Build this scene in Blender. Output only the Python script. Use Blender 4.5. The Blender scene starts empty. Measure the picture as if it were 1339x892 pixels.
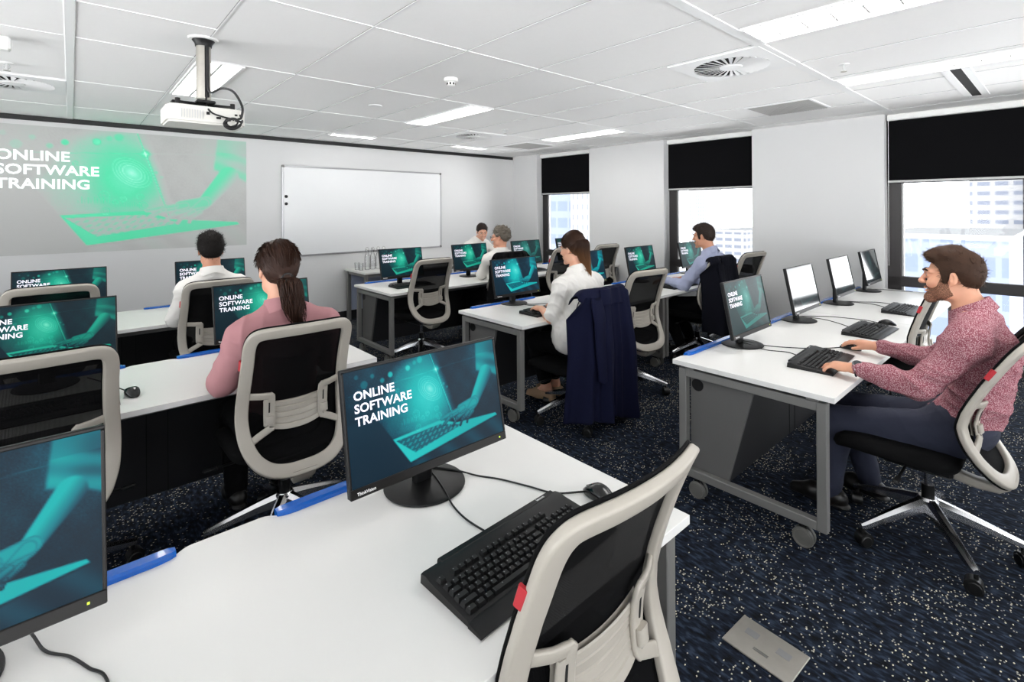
import bpy, bmesh, math, random
import numpy as np
from mathutils import Vector, Matrix, noise as mnoise
random.seed(7)
PI = math.pi
C = bpy.context.scene.collection
V = Vector

# ---------------------------------------------------------------- materials
def srgb(r, g, b):
    f = lambda c: (c / 255.0) / 12.92 if c <= 10 else (((c / 255.0) + 0.055) / 1.055) ** 2.4
    return (f(r), f(g), f(b), 1.0)

def new_mat(name):
    m = bpy.data.materials.new(name)
    m.use_nodes = True
    nt = m.node_tree
    nt.nodes.clear()
    out = nt.nodes.new('ShaderNodeOutputMaterial')
    return m, nt, out

def N(nt, kind, **kw):
    n = nt.nodes.new(kind)
    for k, v in kw.items():
        if k in n.inputs:
            n.inputs[k].default_value = v
        else:
            setattr(n, k, v)
    return n

def mat(name, col, rough=0.5, metal=0.0, spec=0.5, bump=0.0, bscale=200.0, var=0.06, vscale=6.0, emit=None, estr=0.0, sheen=0.0, coat=0.0):
    m, nt, out = new_mat(name)
    p = N(nt, 'ShaderNodeBsdfPrincipled')
    p.inputs['Roughness'].default_value = rough
    p.inputs['Metallic'].default_value = metal
    p.inputs['Specular IOR Level'].default_value = spec
    if sheen:
        p.inputs['Sheen Weight'].default_value = sheen
    if coat:
        p.inputs['Coat Weight'].default_value = coat
    tc = N(nt, 'ShaderNodeTexCoord')
    nz = N(nt, 'ShaderNodeTexNoise')
    nz.inputs['Scale'].default_value = vscale
    nz.inputs['Detail'].default_value = 4
    nt.links.new(tc.outputs['Object'], nz.inputs['Vector'])
    mx = N(nt, 'ShaderNodeMix', data_type='RGBA')
    c = col
    mx.inputs['A'].default_value = (c[0] * (1 - var), c[1] * (1 - var), c[2] * (1 - var), 1)
    mx.inputs['B'].default_value = (min(1, c[0] * (1 + var)), min(1, c[1] * (1 + var)), min(1, c[2] * (1 + var)), 1)
    nt.links.new(nz.outputs['Fac'], mx.inputs['Factor'])
    nt.links.new(mx.outputs['Result'], p.inputs['Base Color'])
    if bump:
        nb = N(nt, 'ShaderNodeTexNoise')
        nb.inputs['Scale'].default_value = bscale
        nb.inputs['Detail'].default_value = 3
        nt.links.new(tc.outputs['Object'], nb.inputs['Vector'])
        b = N(nt, 'ShaderNodeBump')
        b.inputs['Strength'].default_value = bump
        b.inputs['Distance'].default_value = 0.002
        nt.links.new(nb.outputs['Fac'], b.inputs['Height'])
        nt.links.new(b.outputs['Normal'], p.inputs['Normal'])
    if emit:
        p.inputs['Emission Color'].default_value = emit
        p.inputs['Emission Strength'].default_value = estr
    nt.links.new(p.outputs['BSDF'], out.inputs['Surface'])
    return m

M = {}
M['wall'] = mat('wall_paint', srgb(212, 212, 212), 0.75, bump=0.05, bscale=300, var=0.01)
M['ceil'] = mat('ceiling_tile', srgb(249, 248, 247), 0.9, bump=0.25, bscale=900, var=0.012, vscale=40)
M['rail'] = mat('ceiling_rail_white', srgb(245, 245, 245), 0.5, var=0.01)
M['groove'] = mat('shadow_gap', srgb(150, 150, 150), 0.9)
M['black_trim'] = mat('black_trim', srgb(14, 14, 15), 0.5)
M['skirt'] = mat('black_skirting', srgb(18, 18, 20), 0.55)
M['white_top'] = mat('white_laminate', srgb(225, 224, 221), 0.34, var=0.008, spec=0.4)
M['edge'] = mat('edge_band', srgb(222, 221, 219), 0.45, var=0.02)
M['grey_metal'] = mat('silver_grey_powdercoat', srgb(122, 121, 119), 0.45, metal=0.25, bump=0.05, bscale=600, var=0.04)
M['grey_panel'] = mat('grey_panel', srgb(92, 91, 90), 0.6, bump=0.2, bscale=500, var=0.05)
M['dark_panel'] = mat('charcoal_panel', srgb(22, 22, 26), 0.6, var=0.1)
M['blue'] = mat('blue_plastic', srgb(3, 88, 180), 0.25, var=0.03, coat=0.3)
M['black_plastic'] = mat('black_plastic', srgb(15, 15, 16), 0.42, bump=0.1, bscale=700, spec=0.3)
M['black_gloss'] = mat('black_gloss', srgb(12, 12, 13), 0.18)
M['brown_black'] = mat('bezel_plastic', srgb(20, 18, 17), 0.4, spec=0.3)
M['key'] = mat('key_plastic', srgb(21, 21, 22), 0.5, spec=0.35)
M['key_print'] = mat('key_print', srgb(120, 120, 122), 0.6)
M['chair_frame'] = mat('chair_light_grey_plastic', srgb(172, 166, 156), 0.42, bump=0.08, bscale=500, var=0.03)
M['seat'] = mat('black_seat_fabric', srgb(10, 10, 11), 0.95, bump=0.4, bscale=900, spec=0.15)
M['chrome'] = mat('polished_aluminium', srgb(205, 205, 208), 0.18, metal=1.0, var=0.03)
M['steel'] = mat('brushed_steel', srgb(190, 186, 178), 0.34, metal=0.9, bump=0.15, bscale=120, var=0.12, vscale=25)
M['castor'] = mat('black_castor', srgb(18, 18, 18), 0.35)
M['castor_grey'] = mat('grey_castor', srgb(105, 104, 100), 0.35, metal=0.2)
M['red'] = mat('red_tag', srgb(178, 38, 48), 0.6)
M['redw'] = mat('red_wheel', srgb(200, 30, 30), 0.4)
M['white_print'] = mat('white_print', srgb(225, 225, 225), 0.5)
M['white_plastic'] = mat('white_plastic', srgb(236, 236, 234), 0.4)
M['light_grey'] = mat('light_grey_plastic', srgb(190, 190, 190), 0.5)
M['mid_grey'] = mat('mid_grey_grille', srgb(172, 171, 169), 0.7)
M['alu'] = mat('aluminium_frame', srgb(176, 176, 178), 0.3, metal=0.8)
M['wb'] = mat('whiteboard_enamel', srgb(228, 229, 230), 0.16, var=0.01, spec=0.5)
M['win_frame'] = mat('dark_window_frame', srgb(46, 43, 43), 0.45, var=0.12)
M['blind'] = mat('black_blind_fabric', srgb(12, 12, 14), 0.95, spec=0.1, bump=0.3, bscale=800, var=0.1, vscale=60)
M['navy'] = mat('navy_wool', srgb(15, 18, 42), 0.9, bump=0.3, bscale=700, spec=0.15, var=0.12, vscale=12)
M['jacket'] = mat('black_navy_wool', srgb(12, 13, 22), 0.95, bump=0.3, bscale=700, spec=0.15)
M['jacket_black'] = mat('black_wool', srgb(9, 9, 10), 0.95, bump=0.3, bscale=700, spec=0.15)
M['projector'] = mat('projector_white', srgb(214, 212, 206), 0.4)
M['cable'] = mat('black_cable', srgb(16, 16, 17), 0.45)
M['darkhole'] = mat('dark_recess', srgb(20, 20, 20), 0.9)

def lamp_mat(name, col, strength):
    m, nt, out = new_mat(name)
    e = N(nt, 'ShaderNodeEmission')
    e.inputs['Color'].default_value = col
    e.inputs['Strength'].default_value = strength
    nt.links.new(e.outputs['Emission'], out.inputs['Surface'])
    return m
LAMP = 17.0
M['lamp'] = lamp_mat('lamp_diffuser', (1.0, 0.985, 0.96, 1), LAMP)
M['led'] = lamp_mat('power_led', (0.75, 1.0, 0.1, 1), 1.5)
M['exit'] = lamp_mat('exit_sign_glow', srgb(235, 190, 195), 0.8)

def glass_mat(name, tint=(1, 1, 1, 1), refl=0.06):
    m, nt, out = new_mat(name)
    t = N(nt, 'ShaderNodeBsdfTransparent'); t.inputs['Color'].default_value = tint
    g = N(nt, 'ShaderNodeBsdfGlossy'); g.inputs['Roughness'].default_value = 0.02
    fr = N(nt, 'ShaderNodeFresnel'); fr.inputs['IOR'].default_value = 1.22
    mx = N(nt, 'ShaderNodeMixShader')
    nt.links.new(fr.outputs['Fac'], mx.inputs['Fac'])
    nt.links.new(t.outputs['BSDF'], mx.inputs[1]); nt.links.new(g.outputs['BSDF'], mx.inputs[2])
    nt.links.new(mx.outputs['Shader'], out.inputs['Surface'])
    return m
M['pane'] = glass_mat('window_glass', (0.97, 0.985, 1, 1))
M['bottle'] = glass_mat('bottle_glass', (0.985, 0.99, 0.99, 1))
M['lens'] = glass_mat('lens_glass', (0.9, 0.92, 0.93, 1))

def mesh_mat():
    m, nt, out = new_mat('chair_mesh_weave')
    tc = N(nt, 'ShaderNodeTexCoord')
    p = N(nt, 'ShaderNodeBsdfPrincipled')
    p.inputs['Base Color'].default_value = srgb(7, 7, 8); p.inputs['Roughness'].default_value = 0.9; p.inputs['Specular IOR Level'].default_value = 0.1
    w = N(nt, 'ShaderNodeTexWave'); w.inputs['Scale'].default_value = 130
    nt.links.new(tc.outputs['Object'], w.inputs['Vector'])
    t = N(nt, 'ShaderNodeBsdfTransparent')
    mr = N(nt, 'ShaderNodeMapRange')
    mr.inputs['To Min'].default_value = 0.945; mr.inputs['To Max'].default_value = 0.995
    nt.links.new(w.outputs['Fac'], mr.inputs['Value'])
    mx = N(nt, 'ShaderNodeMixShader')
    nt.links.new(mr.outputs['Result'], mx.inputs['Fac'])
    nt.links.new(t.outputs['BSDF'], mx.inputs[1]); nt.links.new(p.outputs['BSDF'], mx.inputs[2])
    nt.links.new(mx.outputs['Shader'], out.inputs['Surface'])
    return m
M['mesh'] = mesh_mat()

def carpet_mat():
    m, nt, out = new_mat('carpet_navy_flecked')
    tc = N(nt, 'ShaderNodeTexCoord')
    p = N(nt, 'ShaderNodeBsdfPrincipled'); p.inputs['Roughness'].default_value = 0.95
    p.inputs['Specular IOR Level'].default_value = 0.12
    # streaky base, rows running along Y
    mp = N(nt, 'ShaderNodeMapping'); mp.inputs['Scale'].default_value = (60, 22, 1)
    nt.links.new(tc.outputs['Object'], mp.inputs['Vector'])
    n1 = N(nt, 'ShaderNodeTexNoise'); n1.inputs['Scale'].default_value = 1.0; n1.inputs['Detail'].default_value = 5
    nt.links.new(mp.outputs['Vector'], n1.inputs['Vector'])
    cr = N(nt, 'ShaderNodeValToRGB')
    e = cr.color_ramp.elements
    e[0].position = 0.34; e[0].color = srgb(10, 11, 14)
    e[1].position = 0.66; e[1].color = srgb(46, 56, 72)
    k = e.new(0.52); k.color = srgb(22, 28, 40)
    nt.links.new(n1.outputs['Fac'], cr.inputs['Fac'])
    # flecks
    mp2 = N(nt, 'ShaderNodeMapping'); mp2.inputs['Scale'].default_value = (105, 150, 1)
    nt.links.new(tc.outputs['Object'], mp2.inputs['Vector'])
    vo = N(nt, 'ShaderNodeTexVoronoi'); vo.inputs['Scale'].default_value = 1.0; vo.voronoi_dimensions = '2D'
    nt.links.new(mp2.outputs['Vector'], vo.inputs['Vector'])
    sp = N(nt, 'ShaderNodeSeparateColor'); nt.links.new(vo.outputs['Color'], sp.inputs['Color'])
    nd = N(nt, 'ShaderNodeTexNoise'); nd.inputs['Scale'].default_value = 2.6; nd.inputs['Detail'].default_value = 2
    nt.links.new(tc.outputs['Object'], nd.inputs['Vector'])
    th = N(nt, 'ShaderNodeMapRange')
    th.inputs['From Min'].default_value = 0.42; th.inputs['From Max'].default_value = 0.68
    th.inputs['To Min'].default_value = 0.972; th.inputs['To Max'].default_value = 0.80
    nt.links.new(nd.outputs['Fac'], th.inputs['Value'])
    gt = N(nt, 'ShaderNodeMath', operation='GREATER_THAN')
    nt.links.new(sp.outputs['Red'], gt.inputs[0]); nt.links.new(th.outputs['Result'], gt.inputs[1])
    lt = N(nt, 'ShaderNodeMath', operation='LESS_THAN'); lt.inputs[1].default_value = 0.40
    nt.links.new(vo.outputs['Distance'], lt.inputs[0])
    mu = N(nt, 'ShaderNodeMath', operation='MULTIPLY')
    nt.links.new(gt.outputs[0], mu.inputs[0]); nt.links.new(lt.outputs[0], mu.inputs[1])
    fc = N(nt, 'ShaderNodeMix', data_type='RGBA')
    fc.inputs['A'].default_value = srgb(70, 80, 95); fc.inputs['B'].default_value = srgb(226, 218, 190)
    nt.links.new(sp.outputs['Green'], fc.inputs['Factor'])
    mx = N(nt, 'ShaderNodeMix', data_type='RGBA')
    nt.links.new(mu.outputs[0], mx.inputs['Factor'])
    nt.links.new(cr.outputs['Color'], mx.inputs['A']); nt.links.new(fc.outputs['Result'], mx.inputs['B'])
    nt.links.new(mx.outputs['Result'], p.inputs['Base Color'])
    b = N(nt, 'ShaderNodeBump'); b.inputs['Strength'].default_value = 0.6; b.inputs['Distance'].default_value = 0.004
    nt.links.new(n1.outputs['Fac'], b.inputs['Height']); nt.links.new(b.outputs['Normal'], p.inputs['Normal'])
    nt.links.new(p.outputs['BSDF'], out.inputs['Surface'])
    return m
M['carpet'] = carpet_mat()

def screen_mat(name, strength, gloss_rough=0.22, spec=0.5):
    m, nt, out = new_mat(name)
    a = N(nt, 'ShaderNodeAttribute', attribute_name='slide')
    p = N(nt, 'ShaderNodeBsdfPrincipled')
    p.inputs['Base Color'].default_value = (0.01, 0.012, 0.014, 1)
    p.inputs['Roughness'].default_value = gloss_rough
    p.inputs['Specular IOR Level'].default_value = spec
    p.inputs['Emission Strength'].default_value = strength
    nt.links.new(a.outputs['Color'], p.inputs['Emission Color'])
    nt.links.new(p.outputs['BSDF'], out.inputs['Surface'])
    return m
M['screen'] = screen_mat('lit_screen', 1.0, 0.3, 0.07)
M['screen_glossy'] = screen_mat('lit_screen_reflecting', 1.0, 0.09, 0.6)
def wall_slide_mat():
    m, nt, out = new_mat('painted_projection')
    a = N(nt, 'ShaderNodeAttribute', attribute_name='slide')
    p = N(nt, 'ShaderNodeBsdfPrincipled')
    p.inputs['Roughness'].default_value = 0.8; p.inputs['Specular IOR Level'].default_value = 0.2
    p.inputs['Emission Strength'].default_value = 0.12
    nt.links.new(a.outputs['Color'], p.inputs['Base Color']); nt.links.new(a.outputs['Color'], p.inputs['Emission Color'])  # projector light painted as surface colour, with a little glow added
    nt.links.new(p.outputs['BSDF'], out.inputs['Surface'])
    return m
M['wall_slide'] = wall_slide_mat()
M['slide_text'] = mat('slide_lettering_lit', srgb(200, 200, 210), 0.5, emit=(0.86, 0.84, 0.95, 1), estr=0.75)
M['slide_text_wall'] = mat('projected_lettering', srgb(240, 240, 240), 0.7, emit=(0.9, 1.0, 0.97, 1), estr=0.45)  # projected letters painted white, with added glow

# ---------------------------------------------------------------- mesh builder
class MB:
    def __init__(s):
        s.v = []; s.f = []; s.mi = []; s.m = 0
    def add(s, verts, faces, mi=None):
        o = len(s.v)
        s.v += [tuple(p) for p in verts]
        s.f += [tuple(i + o for i in f) for f in faces]
        s.mi += [s.m if mi is None else mi] * len(faces)
        return s
    def box(s, c, d, rot=None, bev=0.0, mi=None):
        hx, hy, hz = d[0] / 2, d[1] / 2, d[2] / 2
        if bev <= 0:
            P = [(x, y, z) for z in (-hz, hz) for y in (-hy, hy) for x in (-hx, hx)]
            F = [(0, 2, 3, 1), (4, 5, 7, 6), (0, 1, 5, 4), (2, 6, 7, 3), (0, 4, 6, 2), (1, 3, 7, 5)]
        else:
            b = min(bev, hx * .99, hy * .99, hz * .99)
            P = []; F = []
            idx = {}
            for sx in (-1, 1):
                for sy in (-1, 1):
                    for sz in (-1, 1):
                        for ax in range(3):
                            p = [sx * (hx - b), sy * (hy - b), sz * (hz - b)]
                            p[ax] = (sx * hx, sy * hy, sz * hz)[ax]
                            idx[(sx, sy, sz, ax)] = len(P); P.append(tuple(p))
            def q(a): F.append(tuple(idx[k] for k in a))
            for sx in (-1, 1):
                o = [(-1, -1), (1, -1), (1, 1), (-1, 1)]
                if sx < 0: o = o[::-1]
                q([(sx, a, b2, 0) for a, b2 in o])
                q([(b2, sx, a, 1) for a, b2 in o])
                q([(a, b2, sx, 2) for a, b2 in o])
            for a in (-1, 1):
                for b2 in (-1, 1):
                    r = [(-1, a, b2, 1), (1, a, b2, 1), (1, a, b2, 2), (-1, a, b2, 2)]
                    q(r if a * b2 < 0 else r[::-1])
                    r = [(a, -1, b2, 2), (a, 1, b2, 2), (a, 1, b2, 0), (a, -1, b2, 0)]
                    q(r if a * b2 < 0 else r[::-1])
                    r = [(a, b2, -1, 0), (a, b2, 1, 0), (a, b2, 1, 1), (a, b2, -1, 1)]
                    q(r if a * b2 < 0 else r[::-1])
            for sx in (-1, 1):
                for sy in (-1, 1):
                    for sz in (-1, 1):
                        t = [(sx, sy, sz, 0), (sx, sy, sz, 1), (sx, sy, sz, 2)]
                        q(t if sx * sy * sz > 0 else t[::-1])
        if rot is not None:
            P = [rot @ V(p) for p in P]
        return s.add([(p[0] + c[0], p[1] + c[1], p[2] + c[2]) for p in P], F, mi)
    def rings(s, R, closed=False, caps=True, mi=None):
        n = len(R[0]); v = []; f = []
        for r in R: v += list(r)
        L = len(R)
        for i in range(L if closed else L - 1):
            a = i * n; b = ((i + 1) % L) * n
            for j in range(n):
                k = (j + 1) % n
                f.append((a + j, a + k, b + k, b + j))
        if caps and not closed:
            f.append(tuple(range(n))[::-1]); f.append(tuple((L - 1) * n + j for j in range(n)))
        return s.add(v, f, mi)
    def tube(s, path, rad, n=8, closed=False, caps=True, mi=None):
        path = [V(p) for p in path]; L = len(path)
        if not hasattr(rad, '__len__'): rad = [rad] * L
        R = []; up = None
        for i, p in enumerate(path):
            a = path[(i - 1) % L] if (closed or i > 0) else p
            b = path[(i + 1) % L] if (closed or i < L - 1) else p
            t = (b - a)
            t = t.normalized() if t.length > 1e-9 else V((0, 0, 1))
            if up is None:
                up = V((0, 0, 1)) if abs(t.z) < 0.9 else V((1, 0, 0))
            u = up - t * up.dot(t)
            if u.length < 1e-6: u = t.orthogonal()
            u.normalize(); w = t.cross(u); up = u
            r = rad[i]
            rr = r if hasattr(r, '__len__') else (r, r)
            R.append([tuple(p + u * rr[0] * math.cos(2 * PI * j / n) + w * rr[1] * math.sin(2 * PI * j / n)) for j in range(n)])
        return s.rings(R, closed, caps, mi)
    def cyl(s, a, b, r, r2=None, n=20, mi=None):
        return s.tube([a, b], [r, r if r2 is None else r2], n, mi=mi)
    def lathe(s, prof, c=(0, 0, 0), n=32, ax='z', mi=None):
        R = []
        for r, h in prof:
            ring = []
            for j in range(n):
                a = 2 * PI * j / n
                x, y = max(r, 1e-5) * math.cos(a), max(r, 1e-5) * math.sin(a)
                p = (x, y, h) if ax == 'z' else ((h, x, y) if ax == 'x' else (y, h, x))
                ring.append((p[0] + c[0], p[1] + c[1], p[2] + c[2]))
            R.append(ring)
        return s.rings(R, mi=mi)
    def sweep(s, path, normals, prof, closed=False, mi=None):
        """prof: list of (along binormal, along normal)"""
        path = [V(p) for p in path]; L = len(path); R = []
        for i, p in enumerate(path):
            a = path[(i - 1) % L] if (closed or i > 0) else p
            b = path[(i + 1) % L] if (closed or i < L - 1) else p
            t = (b - a).normalized(); nn = V(normals[i]); nn = (nn - t * nn.dot(t)).normalized()
            bi = t.cross(nn)
            pr = prof(i) if callable(prof) else prof
            R.append([tuple(p + bi * x + nn * y) for x, y in pr])
        return s.rings(R, closed, True, mi)
    def poly(s, pts, z0, z1, mi=None):
        """extruded flat polygon, pts (x,y) counter-clockwise"""
        n = len(pts)
        v = [(x, y, z0) for x, y in pts] + [(x, y, z1) for x, y in pts]
        f = [tuple(range(n))[::-1], tuple(range(n, 2 * n))]
        f += [(j, (j + 1) % n, n + (j + 1) % n, n + j) for j in range(n)]
        return s.add(v, f, mi)
    def grid(s, fn, nu, nv, mi=None):
        v = [fn(i / nu, j / nv) for j in range(nv + 1) for i in range(nu + 1)]
        w = nu + 1
        f = [(j * w + i, j * w + i + 1, (j + 1) * w + i + 1, (j + 1) * w + i) for j in range(nv) for i in range(nu)]
        return s.add(v, f, mi)
    def xf(s, m, i0=0):
        s.v[i0:] = [tuple(m @ V(p)) for p in s.v[i0:]]
        return s
    def mesh(s, name, mats, smooth=True, ang=35):
        me = bpy.data.meshes.new(name)
        me.from_pydata(s.v, [], s.f)
        for m in (mats if isinstance(mats, (list, tuple)) else [mats]):
            me.materials.append(m)
        me.polygons.foreach_set('material_index', s.mi)
        bm = bmesh.new(); bm.from_mesh(me); bmesh.ops.recalc_face_normals(bm, faces=bm.faces); bm.to_mesh(me); bm.free()
        if smooth:
            me.polygons.foreach_set('use_smooth', [True] * len(me.polygons))
            me.set_sharp_from_angle(angle=math.radians(ang))
        me.update()
        return me
    def build(s, name, mats, parent=None, loc=None, smooth=True, ang=35, label=None):
        o = bpy.data.objects.new(name, s.mesh(name, mats, smooth, ang))
        C.objects.link(o)
        if parent is not None: o.parent = parent
        if loc is not None: o.location = loc
        if label: o['label'] = label
        return o

def tag(o, label, cat, group=None, kind=None):
    o['label'] = label; o['category'] = cat
    if group: o['group'] = group
    if kind: o['kind'] = kind
    return o
def thing(name, label, cat, loc=(0, 0, 0), rz=0.0, group=None):
    o = bpy.data.objects.new(name, None); o.empty_display_size = 0.1
    C.objects.link(o); o.location = loc; o.rotation_euler = (0, 0, rz)
    return tag(o, label, cat, group)
def struct(o):
    o['kind'] = 'structure'; return o
def kids(o):
    return [c for c in o.children]
def dup(root, loc, rz, label, group=None):
    def cp(o, par):
        c = o.copy(); C.objects.link(c); c.parent = par
        for k in kids(o): cp(k, c)
        return c
    r = cp(root, None)
    r.location = loc; r.rotation_euler = (0, 0, rz); r['label'] = label
    if group: r['group'] = group
    return r
def cat_rom(pts, n=8, closed=False):
    P = [V(p) for p in pts]; L = len(P); out = []
    for i in range(L if closed else L - 1):
        p0 = P[(i - 1) % L] if (closed or i > 0) else P[i] * 2 - P[i + 1]
        p1 = P[i]; p2 = P[(i + 1) % L]
        p3 = P[(i + 2) % L] if (closed or i + 2 < L) else P[i + 1] * 2 - P[i]
        for k in range(n):
            t = k / n
            out.append(0.5 * ((2 * p1) + (p2 - p0) * t + (2 * p0 - 5 * p1 + 4 * p2 - p3) * t * t + (3 * p1 - p0 - 3 * p2 + p3) * t ** 3))
    if not closed: out.append(P[-1])
    return out
def rrect(w, h, r, n=3):
    """rounded rectangle outline (x,y), centred"""
    out = []
    for cx, cy, a0 in ((w / 2 - r, h / 2 - r, 0), (-w / 2 + r, h / 2 - r, PI / 2), (-w / 2 + r, -h / 2 + r, PI), (w / 2 - r, -h / 2 + r, 1.5 * PI)):
        for k in range(n + 1):
            a = a0 + PI / 2 * k / n
            out.append((cx + r * math.cos(a), cy + r * math.sin(a)))
    return out
def lerp(x, X, Y):
    return float(np.interp(x, X, Y))
def text_mesh(body, size, mat_, name, parent, M4, offset=0.0, ext=0.0, align='LEFT', spacing=1.0, line=1.0):
    cu = bpy.data.curves.new(name, 'FONT'); cu.body = body; cu.size = size; cu.offset = offset; cu.extrude = ext
    cu.align_x = align; cu.space_character = spacing; cu.space_line = line
    cu.resolution_u = 3
    t = bpy.data.objects.new(name, cu); C.objects.link(t)
    dg = bpy.context.evaluated_depsgraph_get()
    me = bpy.data.meshes.new_from_object(t.evaluated_get(dg))
    bpy.data.objects.remove(t)
    me.name = name
    me.materials.clear(); me.materials.append(mat_)
    o = bpy.data.objects.new(name, me); C.objects.link(o)
    me.transform(M4)
    if parent is not None: o.parent = parent
    return o
# ================================================================ ROOM
H = 2.515
YF = 6.86
XL, YB = -3.2, -3.4
def one_box(name, c, d, m, bev=0.0):
    return struct(MB().box(c, d, bev=bev).build(name, m))

one_box('floor', (2.0, 1.8, -0.05), (10.8, 10.6, 0.1), M['carpet'])
one_box('ceiling', (1.9, 1.8, H + 0.06), (10.6, 10.6, 0.12), M['ceil'])
one_box('wall_front', (1.6, YF + 0.1, H / 2), (9.8, 0.2, H), M['wall'])
mb = MB(); FILL_LW = [(-2.9, -0.4), (0.0, 2.5), (2.9, 5.4)]         # unseen side windows, added as fill light for the ceiling
e_ = [-3.6] + [y for w in FILL_LW for y in w] + [6.9]
for i in range(0, len(e_), 2): mb.box((XL - .1, (e_[i] + e_[i + 1]) / 2, H / 2), (.2, e_[i + 1] - e_[i], H))
for a, b in FILL_LW: mb.box((XL - .1, (a + b) / 2, .1), (.2, b - a, .2)); mb.box((XL - .1, (a + b) / 2, H - .06), (.2, b - a, .12))
struct(mb.build('wall_left', M['wall'], smooth=False))
for k, (a, b) in enumerate(FILL_LW):
    mb = MB()
    for y in (a + .03, (a + b) / 2, b - .03): mb.box((XL - .1, y, (.2 + H - .12) / 2), (.07, .06, H - .32))
    for z in (.23, H - .15): mb.box((XL - .1, (a + b) / 2, z), (.07, b - a, .06))
    f = struct(mb.build('window_%d' % (k + 7), M['win_frame']))  # added windows, here only for fill light
    mb = MB(); mb.box((XL - .1, (a + b) / 2, (.2 + H - .12) / 2), (.006, b - a - .04, H - .36)); struct(mb.build('pane', M['pane'], f, smooth=False))
mb = MB(); FILL_BW = [(-2.6, -0.3), (0.1, 2.4), (2.8, 5.4)]         # windows added behind the camera to let in more daylight
e_ = [XL - .2] + [x for w in FILL_BW for x in w] + [6.6]
for i in range(0, len(e_), 2): mb.box(((e_[i] + e_[i + 1]) / 2, YB - .1, H / 2), (e_[i + 1] - e_[i], .2, H))
for a, b in FILL_BW: mb.box(((a + b) / 2, YB - .1, .1), (b - a, .2, .2)); mb.box(((a + b) / 2, YB - .1, H - .06), (b - a, .2, .12))
struct(mb.build('wall_back', M['wall'], smooth=False))
for k, (a, b) in enumerate(FILL_BW):
    mb = MB()
    for x in (a + .03, (a + b) / 2, b - .03): mb.box((x, YB - .1, (.2 + H - .12) / 2), (.06, .07, H - .32))
    for z in (.23, H - .15): mb.box(((a + b) / 2, YB - .1, z), (b - a, .07, .06))
    f = struct(mb.build('window_%d' % (k + 4), M['win_frame']))  # unseen windows, added to brighten the room
    mb = MB(); mb.box(((a + b) / 2, YB - .1, (.2 + H - .12) / 2), (b - a - .04, .006, H - .36)); struct(mb.build('pane', M['pane'], f, smooth=False))
one_box('trim_1', (1.46, YF - 0.012, 2.489), (9.3, 0.03, 0.046), M['black_trim'], 0.004)
one_box('baseboard_front', (1.46, YF - 0.008, 0.062), (9.3, 0.018, 0.124), M['skirt'], 0.003)

# --- window wall: a local frame s (from the front corner towards the camera), off (outwards), z
WD = V((0.0247, -1, 0)).normalized(); WN = V((1, 0.0247, 0)).normalized(); W0 = V((6.14, YF, 0))
WM = Matrix(((WN.x, -WD.x, 0, W0.x), (WN.y, -WD.y, 0, W0.y), (0, 0, 1, 0), (0, 0, 0, 1)))  # local x = out, local y = -s
def wbox(mb, o0, o1, s0, s1, z0, z1, bev=0.0, mi=None):
    return mb.box(((o0 + o1) / 2, -(s0 + s1) / 2, (z0 + z1) / 2), (abs(o1 - o0), abs(s1 - s0), abs(z1 - z0)), bev=bev, mi=mi)
WINS = [(0.605, 1.766), (3.077, 4.272), (5.588, 8.3)]
mb = MB()
ed = [-0.15] + [e for w in WINS for e in w] + [10.4]
for i in range(0, len(ed), 2):
    wbox(mb, 0, 0.28, ed[i], ed[i + 1], 0, H)
mb.xf(WM)
struct(mb.build('wall_right', M['wall'], smooth=False))
mb = MB()
for i in range(0, len(ed), 2):
    wbox(mb, -0.014, 0.0, ed[i] + (0.16 if i == 0 else 0), ed[i + 1], 0, 0.10, 0.003)
mb.xf(WM); struct(mb.build('baseboard_right', M['white_plastic']))

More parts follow.
